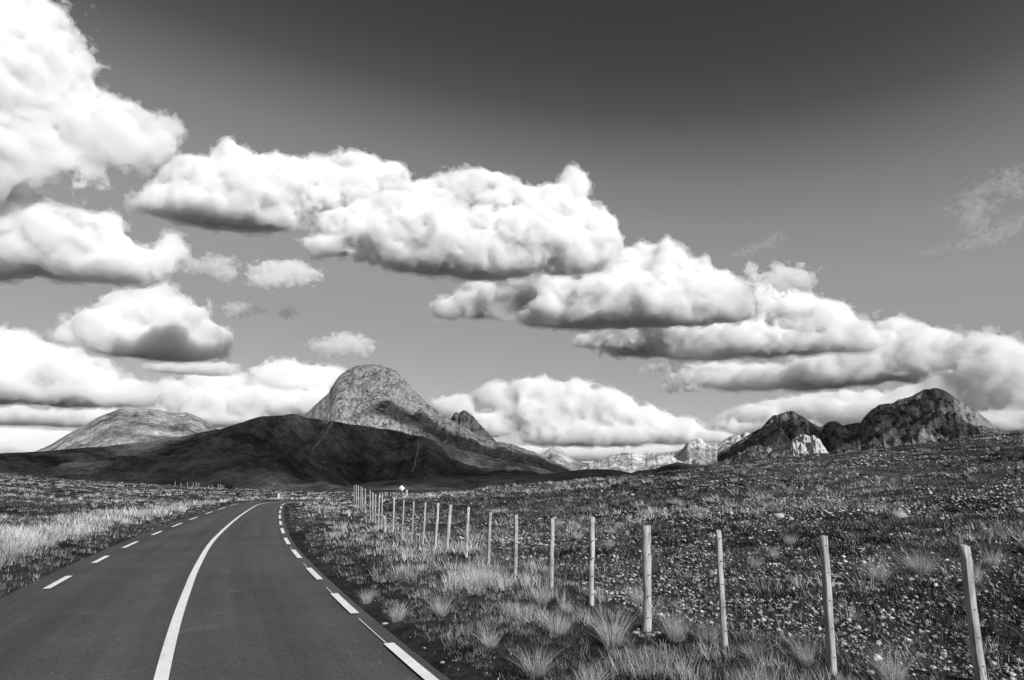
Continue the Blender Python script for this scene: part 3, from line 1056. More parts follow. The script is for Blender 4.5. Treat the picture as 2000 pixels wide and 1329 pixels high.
# fields: low dark growth and scattered pale tufts
x, y, r = sector(60000, -44, 44, 7, 300)
d, sd = road_dist(x, y)
fs_ = fence_side(x, y)
az = np.degrees(np.arctan2(x, y))
R = np.interp(np.radians(az), AZX, RRX)
keep = (rng.random(len(x)) > 0.86 * gravel_mask(x, y)) & (d > 5.5) & (r < R * 1.12) & ((sd < 0) & (d > 7) | (fs_ > 0.3) | (y > 84))
x, y, r, d, az = x[keep], y[keep], r[keep], d[keep], az[keep]
pn = n2(x, y, 0.12, 3, z=5.0)
pn = pn + 0.7 * n2(x, y * 1.8, 0.045, 2, z=15.0)
bright = sstep(-0.15, 0.5, pn) * np.where(az < -10, 0.5, 0.85)
farp = sstep(40, 80, r) * np.where(az < 12, 0.4, 0.15)
clump = n2(x, y, 0.7, 2, z=18.0)
tone = np.clip(0.08 + 0.6 * sstep(-0.3, 0.5, clump + 0.4 * (r > 40)) * (bright + farp) * rng.uniform(0.3, 1.3, len(x)) + rng.normal(0, 0.1, len(x)), 0, 1)
hh = rng.uniform(0.10, 0.24, len(x)) * (1 + 0.8 * (tone > 0.45))
P = pts_on(x, y)
near = r < 30
V, F, A = join([blades(P[k_], 9, hh[k_], 0.12 + r[k_] * 0.0012, 0.5, np.maximum(0.0035, r[k_] * 0.00055), tone[k_], sg) for k_, sg in ((near, 2), (~near, 1))])
tag(mesh_np('field_grass', V, F, M['straw'], attr={'tone': A}), 'thin tufty grass over the open fields either side', 'grass', kind='stuff')

x, y, r = sector(36000, -44, 44, 4.6, 160)
d, sd = road_dist(x, y)
keep = (d > 3.3) & (n2(x, y, 0.5, 3, z=9.0) > -0.25) & (rng.random(len(x)) > 0.7 * gravel_mask(x, y))
x, y, r = x[keep], y[keep], r[keep]
P = pts_on(x, y)
V, F, A = join([blades(P, 8, rng.uniform(0.05, 0.14, len(x)), 0.10 + r * 0.0012, 0.9, np.maximum(0.006, r * 0.0008), rng.uniform(0, 1, len(x)), 1)])
tag(mesh_np('ground_cover', V, F, M['dark_grass'], attr={'tone': A}), 'low dark heath plants covering the ground', 'plants', kind='stuff')


# clumps of longer pale grass and of dark scrub breaking up the open ground
x, y, r = sector(5200, -42, 44, 8, 130)
d, sd = road_dist(x, y)
fs_ = fence_side(x, y)
keep = (d > 8) & ((fs_ > 0.5) | (sd < 0)) & (rng.random(len(x)) < sstep(-0.1, 0.45, n2(x, y * 1.7, 0.11, 3, z=33.0)))
x, y, r = x[keep], y[keep], r[keep]
V, F, A = join([blades(pts_on(x, y), 26, rng.uniform(0.20, 0.42, len(x)), rng.uniform(0.08, 0.24, len(x)), 0.4, np.maximum(0.0028, r * 0.00042), rng.uniform(0.2, 0.75, len(x)), 2)])
tag(mesh_np('long_grass', V, F, M['straw'], attr={'tone': A}), 'scattered clumps of longer pale grass on the open slopes', 'grass', kind='stuff')
x, y, r = sector(4200, -42, 44, 8, 130)
d, sd = road_dist(x, y)
fs_ = fence_side(x, y)
keep = (d > 8) & ((fs_ > 0.5) | (sd < 0)) & (rng.random(len(x)) < sstep(-0.05, 0.4, n2(x, y * 1.7, 0.13, 3, z=44.0)))
x, y, r = x[keep], y[keep], r[keep]
V, F, A = join([blades(pts_on(x, y), 34, rng.uniform(0.12, 0.28, len(x)), rng.uniform(0.15, 0.45, len(x)), 0.7, np.maximum(0.006, r * 0.0007), rng.uniform(0, 0.5, len(x)), 2)])
tag(mesh_np('scrub', V, F, M['dark_grass'], attr={'tone': A}), 'patches of low dark scrub on the open slopes', 'scrub', kind='stuff')


# single tussocks one can pick out
def tussock_mesh(seed, n=150, h=0.5, spread=0.10):
    r = np.random.default_rng(seed)
    V, F, A = blades(np.zeros((1, 3)), n, h, spread, 0.30, 0.0019, 0.68, 3, r, 1.0)
    V2, F2, A2 = blades(np.zeros((1, 3)), n // 2, h * 0.5, spread * 1.3, 0.55, 0.0026, 0.22, 2, r, 0.8)
    V, F, A = join([(V, F, A), (V2, F2, A2)])
    o = mesh_np('grass_tussock', V, F, M['straw'], attr={'tone': A}, link=False)
    return o.data


TM = [tussock_mesh(40 + k, 260 + 25 * k, 0.52 + 0.04 * k, 0.085 + 0.014 * k) for k in range(5)]
TUS = [  # foot u, v ; scale ; label
    (958, 1268, 1.0, 'tall pale grass tussock on the verge, left of the round fence post, two bright plumes'),
    (1046, 1322, 1.0, 'pale grass tussock at the bottom edge, right of the road corner'),
    (1088, 1242, 0.9, 'broad grass tussock with a dark foot between the sixth and fifth posts'),
    (1196, 1262, 0.95, 'pale grass tussock just left of the thick round post'),
    (1322, 1252, 0.8, 'grass tussock just right of the thick round post'),
    (1150, 1345, 0.9, 'pale grass tussock cut by the bottom edge below the fifth post'),
    (715, 1180, 0.8, 'grass tussock beside the road opposite the second inner dash'),
    (862, 1205, 0.8, 'grass tussock midway between the road and the seventh post'),
    (940, 1152, 0.8, 'grass tussock at the foot of the eighth post'),
    (1058, 1180, 0.85, 'dense pale tussock left of the sixth post foot'),
    (1105, 1200, 0.75, 'pale tussock right of the sixth post foot'),
    (1575, 1300, 0.85, 'dark-footed tussock just left of the second post foot'),
    (1385, 1262, 0.7, 'low tussock just left of the third post foot'),
    (1470, 1285, 0.65, 'small tussock between the third and second posts near the bottom'),
    (1745, 1335, 0.85, 'tussock at the bottom edge between the second and nearest posts'),
    (1515, 1092, 0.9, 'pale tussock on the stony slope just left of the second post top'),
    (1475, 1112, 0.8, 'tussock on the stony slope between the third and second post tops'),
    (1545, 1068, 0.85, 'tussock higher on the slope beside the second post top'),
    (1720, 1135, 1.1, 'dark bushy tussock on the slope between the second and nearest posts'),
    (1800, 1120, 1.2, 'bushy tussock on the slope just left of the nearest post top'),
    (1940, 1110, 1.2, 'pale bushy tussock on the slope just right of the nearest post top'),
    (1905, 1145, 1.0, 'tussock behind the nearest post at a third of its height'),
    (1130, 1055, 0.9, 'tussock on the slope behind the fifth post top'),
    (1195, 1045, 0.9, 'tussock on the slope between the fifth post and the round post tops'),
    (1090, 1030, 0.9, 'tussock on the slope behind the sixth post top'),
    (1190, 1075, 0.8, 'small tussock on the slope right of the fifth post'),
    (655, 1050, 0.9, 'spiky pale tussock beside the far inner bend of the road'),
    (905, 1120, 0.8, 'tussock at the foot of the ninth post'),
    (775, 1215, 0.75, 'tussock beside the road opposite the nearest complete inner dash'),
    (1245, 1180, 0.7, 'tussock behind the thick round post, left of it'),
]
for i, (u, v, sc, lab) in enumerate(TUS):
    if v > 1325:
        dd = ray(u, v); tt = (0.1 - EYE) / dd[2]
        x, y = dd[0] * tt, dd[1] * tt
        z = float(hgt(np.array([x]), np.array([y]))[0])
    else:
        x, y, z = cast(u, v)
    o = bpy.data.objects.new('grass_tussock', TM[i % 5])
    col.objects.link(o)
    o.location = (x, y, z)
    o.rotation_euler = (0, 0, i * 1.7)
    sc *= 0.72
    o.scale = (sc * (0.85 + 0.3 * (i * 37 % 11) / 11), sc * (0.85 + 0.3 * (i * 53 % 7) / 7), sc * (0.75 + 0.45 * (i * 29 % 13) / 13))
    tag(o, lab, 'tussock', 'single grass tussocks')

# ------------------------------------------------------------------ stones
import bmesh


def ico(sub):
    bm = bmesh.new()
    bmesh.ops.create_icosphere(bm, subdivisions=sub, radius=1.0)
    V = np.array([v.co[:] for v in bm.verts]); F = np.array([[v.index for v in f.verts] for f in bm.faces])
    bm.free()
    return V, F


I1, I2 = ico(1), ico(2)
I0 = (np.array([(1, 0, 0), (-0.5, 0.87, 0), (-0.5, -0.87, 0), (0.2, 0.1, 1.0), (-0.3, -0.5, 0.75), (0.1, 0.1, -0.8)], float), np.array([[0, 1, 3], [1, 4, 3], [1, 2, 4], [2, 0, 4], [0, 3, 4], [1, 0, 5], [2, 1, 5], [0, 2, 5]]))


def scatter_stones(name, P, size, label, mat, base):
    V0, F0 = base
    n, m = len(P), len(V0)
    rad = 1 + rng.uniform(-0.32, 0.25, (n, m, 1))
    sc = size[:, None, None] * rng.uniform(0.6, 1.2, (n, 1, 3)) * np.array([1, 1, 0.62])
    a = rng.uniform(0, 2 * np.pi, n)
    V = V0[None] * rad * sc
    x = V[:, :, 0] * np.cos(a)[:, None] - V[:, :, 1] * np.sin(a)[:, None]
    y = V[:, :, 0] * np.sin(a)[:, None] + V[:, :, 1] * np.cos(a)[:, None]
    V = np.stack([x, y, V[:, :, 2]], 2) + P[:, None]
    F = (F0[None] + (np.arange(n) * m)[:, None, None]).reshape(-1, 3)
    return tag(mesh_np(name, V.reshape(-1, 3), [F], mat, attr={'tone': np.repeat(rng.uniform(0, 1, n) ** 2.4, m)}), label, 'gravel', kind='stuff')


x, y, r = sector(130000, -14, 46, 5.5, 135, 0.5)
d, sd = road_dist(x, y)
fs_ = fence_side(x, y)
keep = (fs_ > 0.4) & (d > 6) & (rng.random(len(x)) < 0.03 + 0.97 * gravel_mask(x, y))
x, y, r = x[keep][:46000], y[keep][:46000], r[keep][:46000]
P = pts_on(x, y)
size = (0.0175 + 0.00080 * r) * np.clip(np.exp(rng.normal(0, 0.5, len(x))), 0.3, 2.3)
P[:, 2] += size * 0.2
scatter_stones('gravel', P, size, 'pale loose stones strewn over the slope beyond the fence', M['gravel'], I0)
# grit on the road shoulder
x, y, r = sector(6000, -40, 30, 5, 60)
d, sd = road_dist(x, y)
keep = (d > 3.0) & (d < 3.9)
P = pts_on(x[keep], y[keep])
scatter_stones('gravel', P, rng.uniform(0.008, 0.022, keep.sum()), 'fine grit along the crumbling edges of the asphalt', M['gravel'], I0)


def stone(u, v, wpx, label, flat=0.55, seed=0, group='larger single stones on the slope'):
    x, y, z = cast(u, v)
    dist = math.hypot(x, y)
    s = wpx * 0.5 * dist / FPX
    r = np.random.default_rng(seed + 900)
    V0, F0 = I2
    V = V0 * (1 + 0.30 * fbm(V0 * 1.1 + seed, 3)[:, None] + r.uniform(-0.05, 0.05, (len(V0), 1)))
    V = np.clip(V, -0.86, 0.86) * np.array([s, s * r.uniform(0.6, 0.9), s * flat])
    o = mesh_np('stone', V, [F0], M['stone'])
    o.location = (x, y, z + s * flat * 0.25)
    o.rotation_euler = (0, 0, r.uniform(-0.5, 0.5))
    tag(o, label, 'stone', group)


ST = [(1395, 1122, 24, 'flat wedge-shaped stone left of the third post', .4), (1520, 1012, 26, 'wide pale stone on the slope above the third post top', .5),
      (1755, 1012, 34, 'large pale boulder on the slope between the second and nearest post tops', .55), (1545, 1016, 12, 'round white stone beside the wide pale stone', .7),
      (1370, 1033, 9, 'round pale stone left of the third post top', .8), (1388, 1050, 8, 'small white stone above the third post top', .8), (1556, 1092, 11, 'white stone on the slope left of the second post', .6),
      (1380, 1107, 9, 'round stone low on the slope beside the third post', .8), (1968, 1176, 15, 'white stone right of the nearest post', .7), (1942, 1112, 14, 'pale stone above right of the nearest post', .6),
      (1990, 1000, 14, 'pale stone at the right edge of the slope', .6), (1525, 1299, 13, 'white stone in the grass at the bottom between the third and second posts', .6),
      (1485, 1243, 14, 'flat stone in the grass right of the third post foot', .4), (1478, 1252, 24, 'dark flat slab in the grass right of the third post foot', .25), (1700, 1000, 14, 'pale stone left of the large boulder', .6),
      (1325, 948, 10, 'pale stone high on the slope near the small dark knoll', .6), (1005, 950, 10, 'white boulder on the skyline of the slope', .7), (1130, 952, 8, 'pale stone below the skyline right of the white boulder', .7), (1235, 968, 9, 'pale stone high on the slope above the round post', .6),
      (1690, 935, 10, 'pale stone high on the slope below the right-hand peak', .7), (1850, 930, 9, 'pale stone near the crest below the right-hand peak', .7), (1600, 960, 9, 'pale stone midway up the slope below the white outcrop', .6), (864, 1296, 10, 'white stone on the road shoulder at the bottom', .5), (752, 1219, 14, 'pale flat stone lying at the asphalt edge', .3)]
for i, (u, v, w, lab, fl) in enumerate(ST):
    stone(u, v, w, lab, fl, i)
WHERE = ['leftmost', 'front left', 'front middle', 'rightmost', 'rear left', 'rear right']
for i, (u, v, w) in enumerate([(1242, 1238, 17), (1252, 1244, 15), (1270, 1242, 20), (1284, 1238, 16), (1248, 1231, 12), (1280, 1231, 14)]):
    stone(u, v, w, f'{WHERE[i]} of the flat pale stones packed round the thick round post', .35, 60 + i, 'stones round the foot of the round post')

# ------------------------------------------------------------------ dark shrub at the edge of the left field
def shrub(u, v, wm, hm):
    az, tz = azel(u, v)
    R = float(np.interp(az, AZX, RRX)) * 0.99
    x, y = R * math.sin(az), R * math.cos(az)
    z = float(hgt(np.array([x]), np.array([y]))[0])
    root = empty('shrub', (x, y, z))
    tag(root, 'low dark rounded shrub at the end of the far left fence', 'shrub')
    n = 900
    q = rng.normal(size=(n, 3)); q /= np.linalg.norm(q, axis=1)[:, None]
    q *= (rng.uniform(0.35, 1, n) ** 0.5)[:, None]
    c = q * np.array([wm / 2, wm / 3, hm / 2]) + np.array([0, 0, hm * 0.5])
    e = rng.normal(size=(n, 3, 3)) * 0.14
    V = (c[:, None] + e).reshape(-1, 3)
    mesh_np('crown', V, [np.arange(3 * n).reshape(-1, 3)], M['dark_grass'], root, attr={'tone': np.repeat(rng.uniform(0, 0.6, n), 3)})
    parts = []
    for k in range(5):
        a = k * 1.26
        tv, tf = tube([(0, 0, -0.2), (0.3 * math.cos(a), 0.3 * math.sin(a), hm * 0.3), (wm * 0.3 * math.cos(a), wm * 0.2 * math.sin(a), hm * 0.7)], 0.05, 5)
        parts.append((tv, [tf], np.zeros(len(tv))))
    V, F, A = join(parts)
    mesh_np('stem', V, F, M['wood'], root)


shrub(447, 953, 3.0, 1.5)

# ------------------------------------------------------------------ clouds
def surface_nets(f, origin, h):
    nx, ny, nz = f.shape
    neg = f < 0
    c = [neg[i:nx - 1 + i, j:ny - 1 + j, k:nz - 1 + k] for i in (0, 1) for j in (0, 1) for k in (0, 1)]
    cnt = sum(a.astype(np.int8) for a in c)
    act = (cnt > 0) & (cnt < 8)
    ci = np.argwhere(act)
    ids = -np.ones(act.shape, np.int32)
    ids[act] = np.arange(len(ci))
    acc = np.zeros((len(ci), 3)); num = np.zeros(len(ci))
    corners = [(i, j, k) for i in (0, 1) for j in (0, 1) for k in (0, 1)]
    for a in range(8):
        for b in range(a + 1, 8):
            ca, cb = np.array(corners[a]), np.array(corners[b])
            if np.abs(ca - cb).sum() != 1:
                continue
            fa = f[ci[:, 0] + ca[0], ci[:, 1] + ca[1], ci[:, 2] + ca[2]]
            fb = f[ci[:, 0] + cb[0], ci[:, 1] + cb[1], ci[:, 2] + cb[2]]
            m = (fa < 0) != (fb < 0)
            t = fa[m] / (fa[m] - fb[m])
            acc[m] += ca + (cb - ca) * t[:, None]
            num[m] += 1
    V = (ci + acc / num[:, None]) * h + origin
    quads = []
    for ax in range(3):
        o1, o2 = (ax + 1) % 3, (ax + 2) % 3
        sl0 = [slice(None)] * 3; sl1 = [slice(None)] * 3
        sl0[ax] = slice(0, -1); sl1[ax] = slice(1, None)
        ch = neg[tuple(sl0)] != neg[tuple(sl1)]
        e = np.argwhere(ch)
        ok = (e[:, o1] > 0) & (e[:, o2] > 0) & (e[:, o1] < f.shape[o1] - 1) & (e[:, o2] < f.shape[o2] - 1)
        e = e[ok]
        inside0 = neg[e[:, 0], e[:, 1], e[:, 2]]
        q = []
        for d1, d2 in ((0, 0), (1, 0), (1, 1), (0, 1)):
            k = e.copy(); k[:, o1] -= d1; k[:, o2] -= d2
            q.append(ids[k[:, 0], k[:, 1], k[:, 2]])
        q = np.stack(q, 1)
        q[inside0] = q[inside0][:, ::-1]
        quads.append(q[:, ::-1])
    return V, np.concatenate(quads)


CM = {}


def cloud(label, puffs, dist, base_v=None, amp=0.5, vox=4.0, dens=90.0, kd=0.8, seed=0, ragged=0.25, fringe=True, off=None, grow=1.0):
    """puffs: (u, v, half width, half height) in photo pixels; turned into metres at the cloud's own distance"""
    pf = np.array(puffs, float)
    if off is None:
        pf[:, 2] *= 1.06; pf[:, 3] *= 1.2
    cu = (pf[:, 0].min() + pf[:, 0].max()) / 2
    if off is None:
        az0, _ = azel(cu, pf[:, 1].mean())
        C = np.array([math.sin(az0), math.cos(az0)]) * dist
    else:
        az0 = 0.0
    fw = np.array([math.sin(az0), math.cos(az0), 0]); rt = np.array([math.cos(az0), -math.sin(az0), 0])
    r = np.random.default_rng(seed + 3)
    px = dist / FPX
    P, Rd = [], []
    for row in pf:
        u, v, a, b = row[:4]
        if off is None:
            d = ray(u, v)
            t = dist / float(d @ fw)
            q = d * t
            x = q @ rt; z = EYE + q[2]
            sc = px * (t * np.linalg.norm(d) / dist) ** 1.0
        else:
            x, z, sc = (u - cu) * px, off[2] - (v - pf[:, 1].mean()) * px, px
        ry = kd * sc * (a * b) ** 0.5 * r.uniform(0.9, 1.3)
        if len(row) == 6:
            P.append((x, row[4], z)); Rd.append((a, row[5], b))
            continue
        dy = r.uniform(-0.3, 0.3) * ry + (pf[:, 1].mean() - v) * px * 0.4      # upper billows stand farther back
        k = (dist + dy) / dist
        P.append((x * k, dy, EYE + (z - EYE) * k)); Rd.append((a * sc, ry, b * sc))
    P = np.array(P); Rd = np.array(Rd)
    h = vox * px
    lo = (P - Rd).min(0) - 6 * h - amp * np.median(Rd.min(1)) * 0.9
    hi = (P + Rd).max(0) + 6 * h + amp * np.median(Rd.min(1)) * 0.9
    n = np.ceil((hi - lo) / h).astype(int) + 1
    gx = [lo[k] + h * np.arange(n[k]) for k in range(3)]
    d = np.full(n, 1e9, np.float32)
    loc = np.zeros(n, np.float32)
    wsum = np.zeros(n, np.float32)
    for c, rr in zip(P, Rd):
        ex = ((gx[0] - c[0]) / rr[0])[:, None, None]; ey = ((gx[1] - c[1]) / rr[1])[None, :, None]; ez = ((gx[2] - c[2]) / rr[2])[None, None, :]
        q = (np.sqrt(ex ** 2 + ey ** 2 + ez ** 2) - 1).astype(np.float32)
        ms = rr.min()
        k = 0.25 * ms
        q = q * ms
        hh = np.clip(0.5 + 0.5 * (d - q) / k, 0, 1)
        d = d * (1 - hh) + q * hh - k * hh * (1 - hh)
        w = np.exp(-np.clip(q / ms, -1, 4) * 2).astype(np.float32)
        loc += w * ms; wsum += w
    loc /= wsum
    band = d < loc * amp * 1.7
    band &= d > -loc * amp * 1.7
    I = np.argwhere(band)
    X = I * h + lo
    L = loc[band].astype(np.float64)
    Lm = float(np.median(Rd.min(1)))
    s1 = 1.0 / (Lm * 0.95)
    warp = np.stack([vnoise(X * s1 * 1.3 + 5.0 + seed), vnoise(X * s1 * 1.3 + 25 + seed), vnoise(X * s1 * 1.3 + 45 + seed)], 1) * 0.35
    Y = X * s1 + warp + seed * 7.31
    Y = Y * np.array([1, 1, 1.15])
    bil = fbm(Y, 4, 0.6, 2.15, "billow")
    fb = fbm(Y * 1.9 + 31.0, 4, 0.8, 2.17)
    disp = amp * L * (1.0 * bil + (0.35 + ragged) * 1.9 * fb)
    if base_v is not None:
        dd = ray(cu, base_v)
        zb = EYE + dd[2] * dist / float(dd @ fw) if off is None else off[2] - (base_v - pf[:, 1].mean()) * px
        soft = sstep(0, Lm * 0.8, X[:, 2] - zb)
        disp = disp * (0.35 + 0.65 * soft)
    dv = d[band] - disp.astype(np.float32)
    d[band] = dv
    if base_v is not None:
        cut = (zb - gx[2])[None, None, :] + np.zeros(n)
        bn = fbm(np.stack([g.ravel() for g in np.meshgrid(gx[0], gx[1], [0.0], indexing='ij')], 1) * s1 * 1.5 + seed, 4).reshape(n[0], n[1], 1) * Lm * 0.3
        cut = (cut + bn).astype(np.float32)
        k = 0.3 * Lm
        hh = np.clip(0.5 - 0.5 * (cut - d) / k, 0, 1)
        d = d * hh + cut * (1 - hh) + k * hh * (1 - hh)
    d[0] = d[-1] = 1e3; d[:, 0] = d[:, -1] = 1e3; d[:, :, 0] = d[:, :, -1] = 1e3
    def to_world(V):
        if off is None:
            W = V[:, :1] * rt[None] + (V[:, 1:2] + dist) * fw[None]
        else:
            W = V[:, :1] * rt[None] + V[:, 1:2] * fw[None] + np.array([off[0], off[1], 0])
        W[:, 2] = V[:, 2]
        return W

    def vapour(k):
        key = round(k, 6)
        if key not in CM:
            CM[key] = make_cloud_mat('cloud_vapour', key)
        return CM[key]
    if fringe:
        dc = d[::2, ::2, ::2] + 0.02 * Lm
        dc[0] = dc[-1] = 1e3; dc[:, 0] = dc[:, -1] = 1e3; dc[:, :, 0] = dc[:, :, -1] = 1e3
        V, Q = surface_nets(dc, lo, 2 * h)
    else:
        V, Q = surface_nets(d, lo, h)
    o = mesh_np('cloud', to_world(V), [Q], vapour(dens / dist))
    tag(o, label, 'cloud', 'cumulus clouds')
    if fringe:      # torn thin vapour round the dense body
        e = d[band] - 0.05 * Lm - (0.36 * Lm * fbm(Y * 3.6 + 77.0, 3, 0.8)).astype(np.float32)
        d2 = d - 0.05 * Lm
        d2[band] = e
        d2[0] = d2[-1] = 1e3; d2[:, 0] = d2[:, -1] = 1e3; d2[:, :, 0] = d2[:, :, -1] = 1e3
        V, Q = surface_nets(d2, lo, h)
        mesh_np('fringe', to_world(V), [Q], vapour(dens / dist * 0.38), o)
    return o


cloud('large bright cloud filling the top left corner', [(30, 60, 80, 70), (10, 150, 120, 100), (95, 225, 90, 65), (180, 245, 75, 55), (250, 275, 70, 42), (325, 262, 28, 30), (30, 285, 100, 45), (-110, 140, 140, 150), (-120, 260, 130, 80), (265, 305, 35, 25)],
      2900, None, 0.44, 6.3,  dens=60.0, kd=0.42, seed=1)
cloud('bright cloud at the left edge below the corner cloud', [(0, 440, 75, 70), (80, 470, 85, 55), (160, 485, 75, 50), (230, 512, 60, 35), (335, 488, 28, 24), (290, 512, 42, 26), (-90, 450, 100, 85), (200, 530, 60, 20)],
      3050, 548, 0.42, 6.3, seed=2)
cloud('wedge-shaped white cloud left of the middle', [(340, 408, 60, 32), (400, 375, 65, 50), (455, 335, 50, 40), (500, 385, 80, 55), (555, 370, 60, 50), (640, 350, 50, 38), (700, 345, 55, 40), (765, 350, 36, 30), (285, 422, 30, 18), (430, 420, 110, 28), (520, 425, 55, 24), (600, 385, 50, 28), (720, 385, 40, 22)],
      4700, 452, 0.42, 5.6, seed=3)
cloud('big heaped cloud with a dark flat base in the middle of the sky', [(700, 450, 80, 40), (640, 480, 40, 18), (800, 420, 80, 50), (870, 390, 70, 45), (930, 375, 60, 36), (985, 390, 55, 42), (1050, 420, 80, 48), (1122, 362, 30, 30), (1085, 390, 30, 24), (1130, 445, 58, 50), (1000, 470, 140, 55), (850, 480, 140, 50), (1100, 495, 80, 36), (1165, 480, 42, 38), (940, 520, 110, 30)],
      4250, 548, 0.40, 5.6, seed=4, kd=0.68)
cloud('long bright cloud stepping down right of the middle', [(890, 598, 48, 20), (970, 582, 80, 34), (1070, 560, 90, 45), (1175, 540, 80, 50), (1245, 520, 55, 42), (1300, 518, 45, 40), (1350, 540, 36, 34), (1200, 595, 140, 48), (1320, 590, 90, 54), (1400, 585, 60, 44), (1130, 612, 110, 30), (1440, 600, 40, 34)],
      5600, 640, 0.40, 5.6, seed=5, kd=0.74)
cloud('white cloud with grey underside above the pale ridge', [(1330, 640, 80, 45), (1420, 605, 75, 45), (1480, 608, 75, 46), (1560, 632, 75, 42), (1640, 648, 50, 34), (1400, 672, 110, 34), (1540, 675, 110, 28), (1250, 660, 90, 32), (1190, 665, 60, 20), (1680, 665, 40, 26)],
      6800, 700, 0.40, 5.6, seed=6, kd=0.81)
cloud('cloud with dark base over the right-hand peaks', [(1700, 695, 65, 38), (1780, 692, 65, 40), (1640, 725, 100, 32), (1560, 742, 100, 22), (1810, 722, 50, 34), (1742, 655, 32, 26), (1480, 740, 90, 22), (1400, 732, 60, 20), (1860, 705, 40, 28)],
      9500, 755, 0.42, 5.6, dens=75.0, seed=7, kd=0.93)
cloud('pale cloud bank low at the right edge', [(1900, 692, 70, 30), (1960, 735, 70, 42), (1880, 770, 90, 34), (2050, 790, 60, 36), (1700, 805, 100, 22), (1600, 800, 60, 16), (1960, 835, 90, 22), (1790, 790, 60, 28)],
      7800, 850, 0.43, 5.6, dens=70.0, seed=8, kd=0.6)
cloud('bright broken cloud bank low behind the right-hand peaks', [(1480, 812, 60, 16), (1560, 800, 70, 20), (1650, 792, 80, 22), (1740, 800, 60, 20), (1930, 800, 80, 26), (2020, 820, 80, 24), (1440, 838, 70, 14), (1600, 830, 90, 16)],
      16000, 862, 0.44, 4.6, seed=41, kd=0.8)
cloud('separate cloud with a grey base left of the dome', [(240, 630, 50, 46), (298, 608, 48, 42), (350, 640, 56, 38), (190, 640, 42, 28), (410, 665, 38, 28), (300, 672, 110, 30), (150, 662, 30, 14)],
      6600, 702, 0.45, 5.2, seed=9, kd=0.68)
cloud('white cloud low at the left edge', [(10, 700, 60, 40), (100, 730, 62, 38), (170, 755, 62, 34), (240, 775, 55, 28), (60, 765, 100, 28), (-60, 730, 80, 50)],
      9500, 788, 0.42, 5.2, seed=10, kd=0.81)
cloud('thin cloud band just above the left mountain', [(60, 815, 130, 16), (170, 822, 90, 14), (270, 800, 60, 20), (-60, 815, 90, 16)],
      14000, 832, 0.45, 4.8, seed=11, kd=0.93)
cloud('lowest thin cloud band at the left horizon', [(40, 855, 130, 12), (-60, 862, 90, 14), (130, 858, 70, 10), (20, 880, 110, 9)],
      20000, 892, 0.45, 4.8, seed=12, kd=0.93)
cloud('cloud bank between the left mountain and the dome', [(350, 762, 45, 18), (430, 755, 60, 26), (540, 742, 50, 30), (600, 742, 50, 26), (650, 742, 36, 20), (480, 788, 140, 24), (600, 790, 90, 24), (440, 820, 80, 20)],
      11000, 835, 0.42, 5.2, seed=13, kd=0.81)
cloud('flat cloud strip under the grey-based cloud on the left', [(340, 722, 45, 9), (400, 722, 55, 11), (440, 718, 25, 8)],
      8200, 733, 0.5, 2.6, seed=14)
cloud('heaped white cloud low behind the crag', [(890, 795, 45, 22), (970, 775, 40, 24), (1040, 770, 60, 28), (1110, 780, 60, 30), (1180, 802, 60, 32), (1250, 826, 60, 28), (1320, 846, 60, 20), (1390, 856, 50, 14), (1040, 812, 70, 30), (960, 830, 60, 20), (1160, 850, 140, 26)],
      13000, 872, 0.40, 5.2, seed=15, kd=0.81)
cloud('thin cloud layer along the horizon behind the pale ridge', [(1020, 885, 70, 12), (1150, 886, 140, 12), (1300, 884, 120, 14), (1440, 870, 90, 16), (1540, 850, 60, 18)],
      21000, 905, 0.45, 4.8, seed=16, kd=0.93)
cloud('small ragged cloud right of the left cloud, upper of two', [(555, 535, 56, 20), (585, 530, 30, 16), (520, 548, 30, 12)], 3300, None, 0.6, 3.0, 60, seed=17, ragged=0.5, fringe=False)
cloud('faint ragged cloud scrap beside the left cloud', [(425, 520, 30, 16), (445, 535, 16, 14), (380, 520, 24, 12)], 3300, None, 0.75, 3.0, 36, seed=18, ragged=0.6, fringe=False)
cloud('faint wisp above the flat cloud strip', [(480, 604, 32, 9), (460, 612, 18, 9)], 6200, None, 0.8, 2.6, 40, seed=19, ragged=0.6, fringe=False)
cloud('tiny wisp right of the faint wisp', [(562, 612, 16, 9)], 6200, None, 0.8, 2.4, 40, seed=20, ragged=0.6, fringe=False)
cloud('small ragged cloud just above the dome', [(650, 678, 36, 14), (690, 675, 34, 18), (668, 664, 20, 12)], 7600, None, 0.65, 3.0, 60, seed=21, ragged=0.5, fringe=False)
cloud('small puff above the long bright cloud, right one', [(1540, 545, 40, 20), (1520, 535, 24, 16), (1565, 552, 24, 12)], 5600, None, 0.6, 3.0, 60, seed=22, ragged=0.5, fringe=False)
cloud('small puff above the long bright cloud, left one', [(1466, 528, 12, 14), (1474, 545, 14, 12)], 5600, None, 0.6, 2.4, 60, seed=23, ragged=0.5, fringe=False)
cloud('ragged grey scrap under the white cloud above the ridge', [(1360, 738, 50, 16), (1300, 720, 36, 10), (1330, 752, 36, 12)], 6600, None, 0.7, 3.2, 70, seed=24, ragged=0.6, fringe=False)
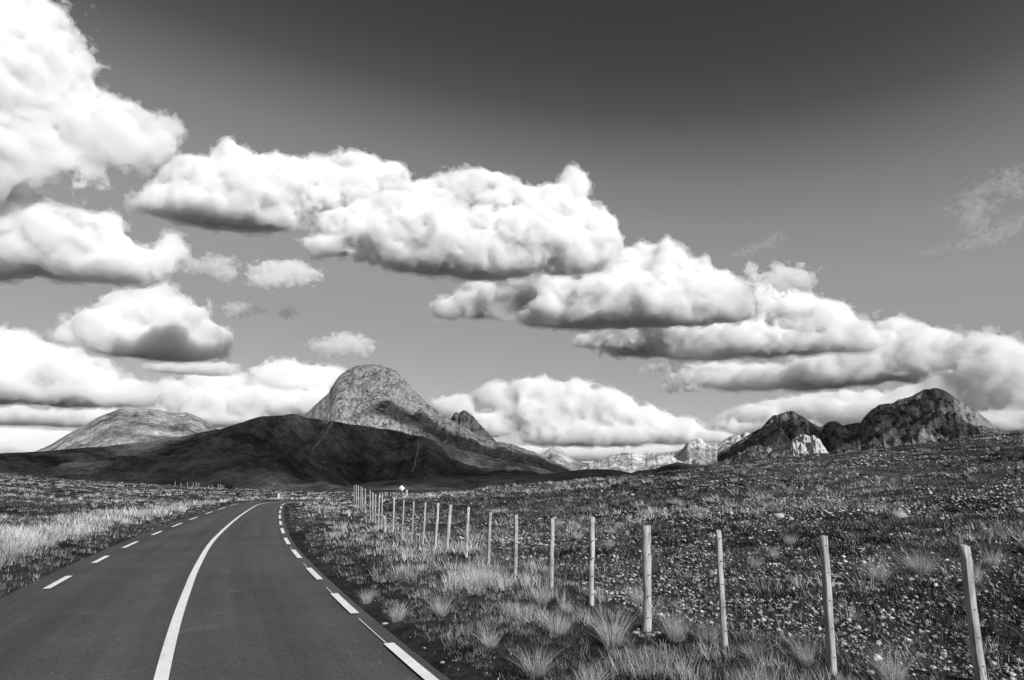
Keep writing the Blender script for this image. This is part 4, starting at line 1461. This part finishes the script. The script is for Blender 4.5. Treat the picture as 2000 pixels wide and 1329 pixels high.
# high thin cirrus at the right
for k, (lab, pf) in enumerate([('thin cirrus streak at the right edge, lower one', [(1850, 490, 36, 7), (1910, 475, 46, 7), (1970, 450, 40, 7), (2020, 425, 36, 8)]),
                               ('thin cirrus curl at the right edge, upper one', [(1900, 400, 24, 16), (1930, 370, 30, 10), (1975, 360, 20, 18), (1900, 430, 16, 18)]),
                               ('faint cirrus wisp above the two small puffs', [(1450, 495, 24, 5), (1490, 480, 24, 6), (1515, 465, 16, 7)])]):
    cloud(lab, pf, 22000, None, 1.0, 2.4, 17.0, seed=30 + k, ragged=1.2, kd=0.5, fringe=False)
# clouds overhead and to the right, outside the picture, whose shadows lie on the hills
HC = 1500.0


def overhead(label, tx, ty, tz, rx, ry, seed, n, dens=12.0):
    """a flat cloud at HC metres whose shadow falls round (tx, ty, tz)"""
    k = (HC - tz) / math.tan(SUN_EL)
    cx, cyy = tx + k * math.sin(SUN_AZ), ty + k * math.cos(SUN_AZ)
    r = np.random.default_rng(seed)
    pf = []
    for i in range(n):
        f = (i + 0.5) / n * 2 - 1
        w = math.sqrt(max(0.15, 1 - f * f))
        pf.append((f * rx * 0.85, r.uniform(-15, 15), rx * 1.9 / n + 30, min(70, rx * 0.5), r.uniform(-0.25, 0.25) * ry, ry * w * r.uniform(0.75, 1.05)))
    return cloud(label, pf, FPX, None, 0.5, 16.0 if rx > 200 else 9.0, dens, seed=seed, fringe=False, off=(cx, cyy, HC))


overhead('broad cloud overhead, behind the viewer, shading the left of the dark hill', -800, 730, 70, 300, 330, 71, 5)
overhead('broad cloud overhead, behind the viewer, shading the middle of the dark hill', -150, 770, 90, 270, 370, 76, 5)
overhead('cloud overhead to the right, shading the foothill', 150, 670, 30, 260, 260, 72, 4)
overhead('cloud overhead to the right, shading the shoulder of the granite dome', 40, 1640, 100, 240, 210, 77, 5, 20.0)
overhead('cloud overhead to the right, shading the dark peak', 930, 1930, 190, 260, 220, 73, 5, 16.0)
overhead('cloud overhead to the right, shading the left side of the tall peak', 1190, 1720, 150, 150, 110, 74, 4)
overhead('small cloud overhead, shading one spot of the granite dome', -262, 1700, 125, 85, 75, 75, 3, 40.0)
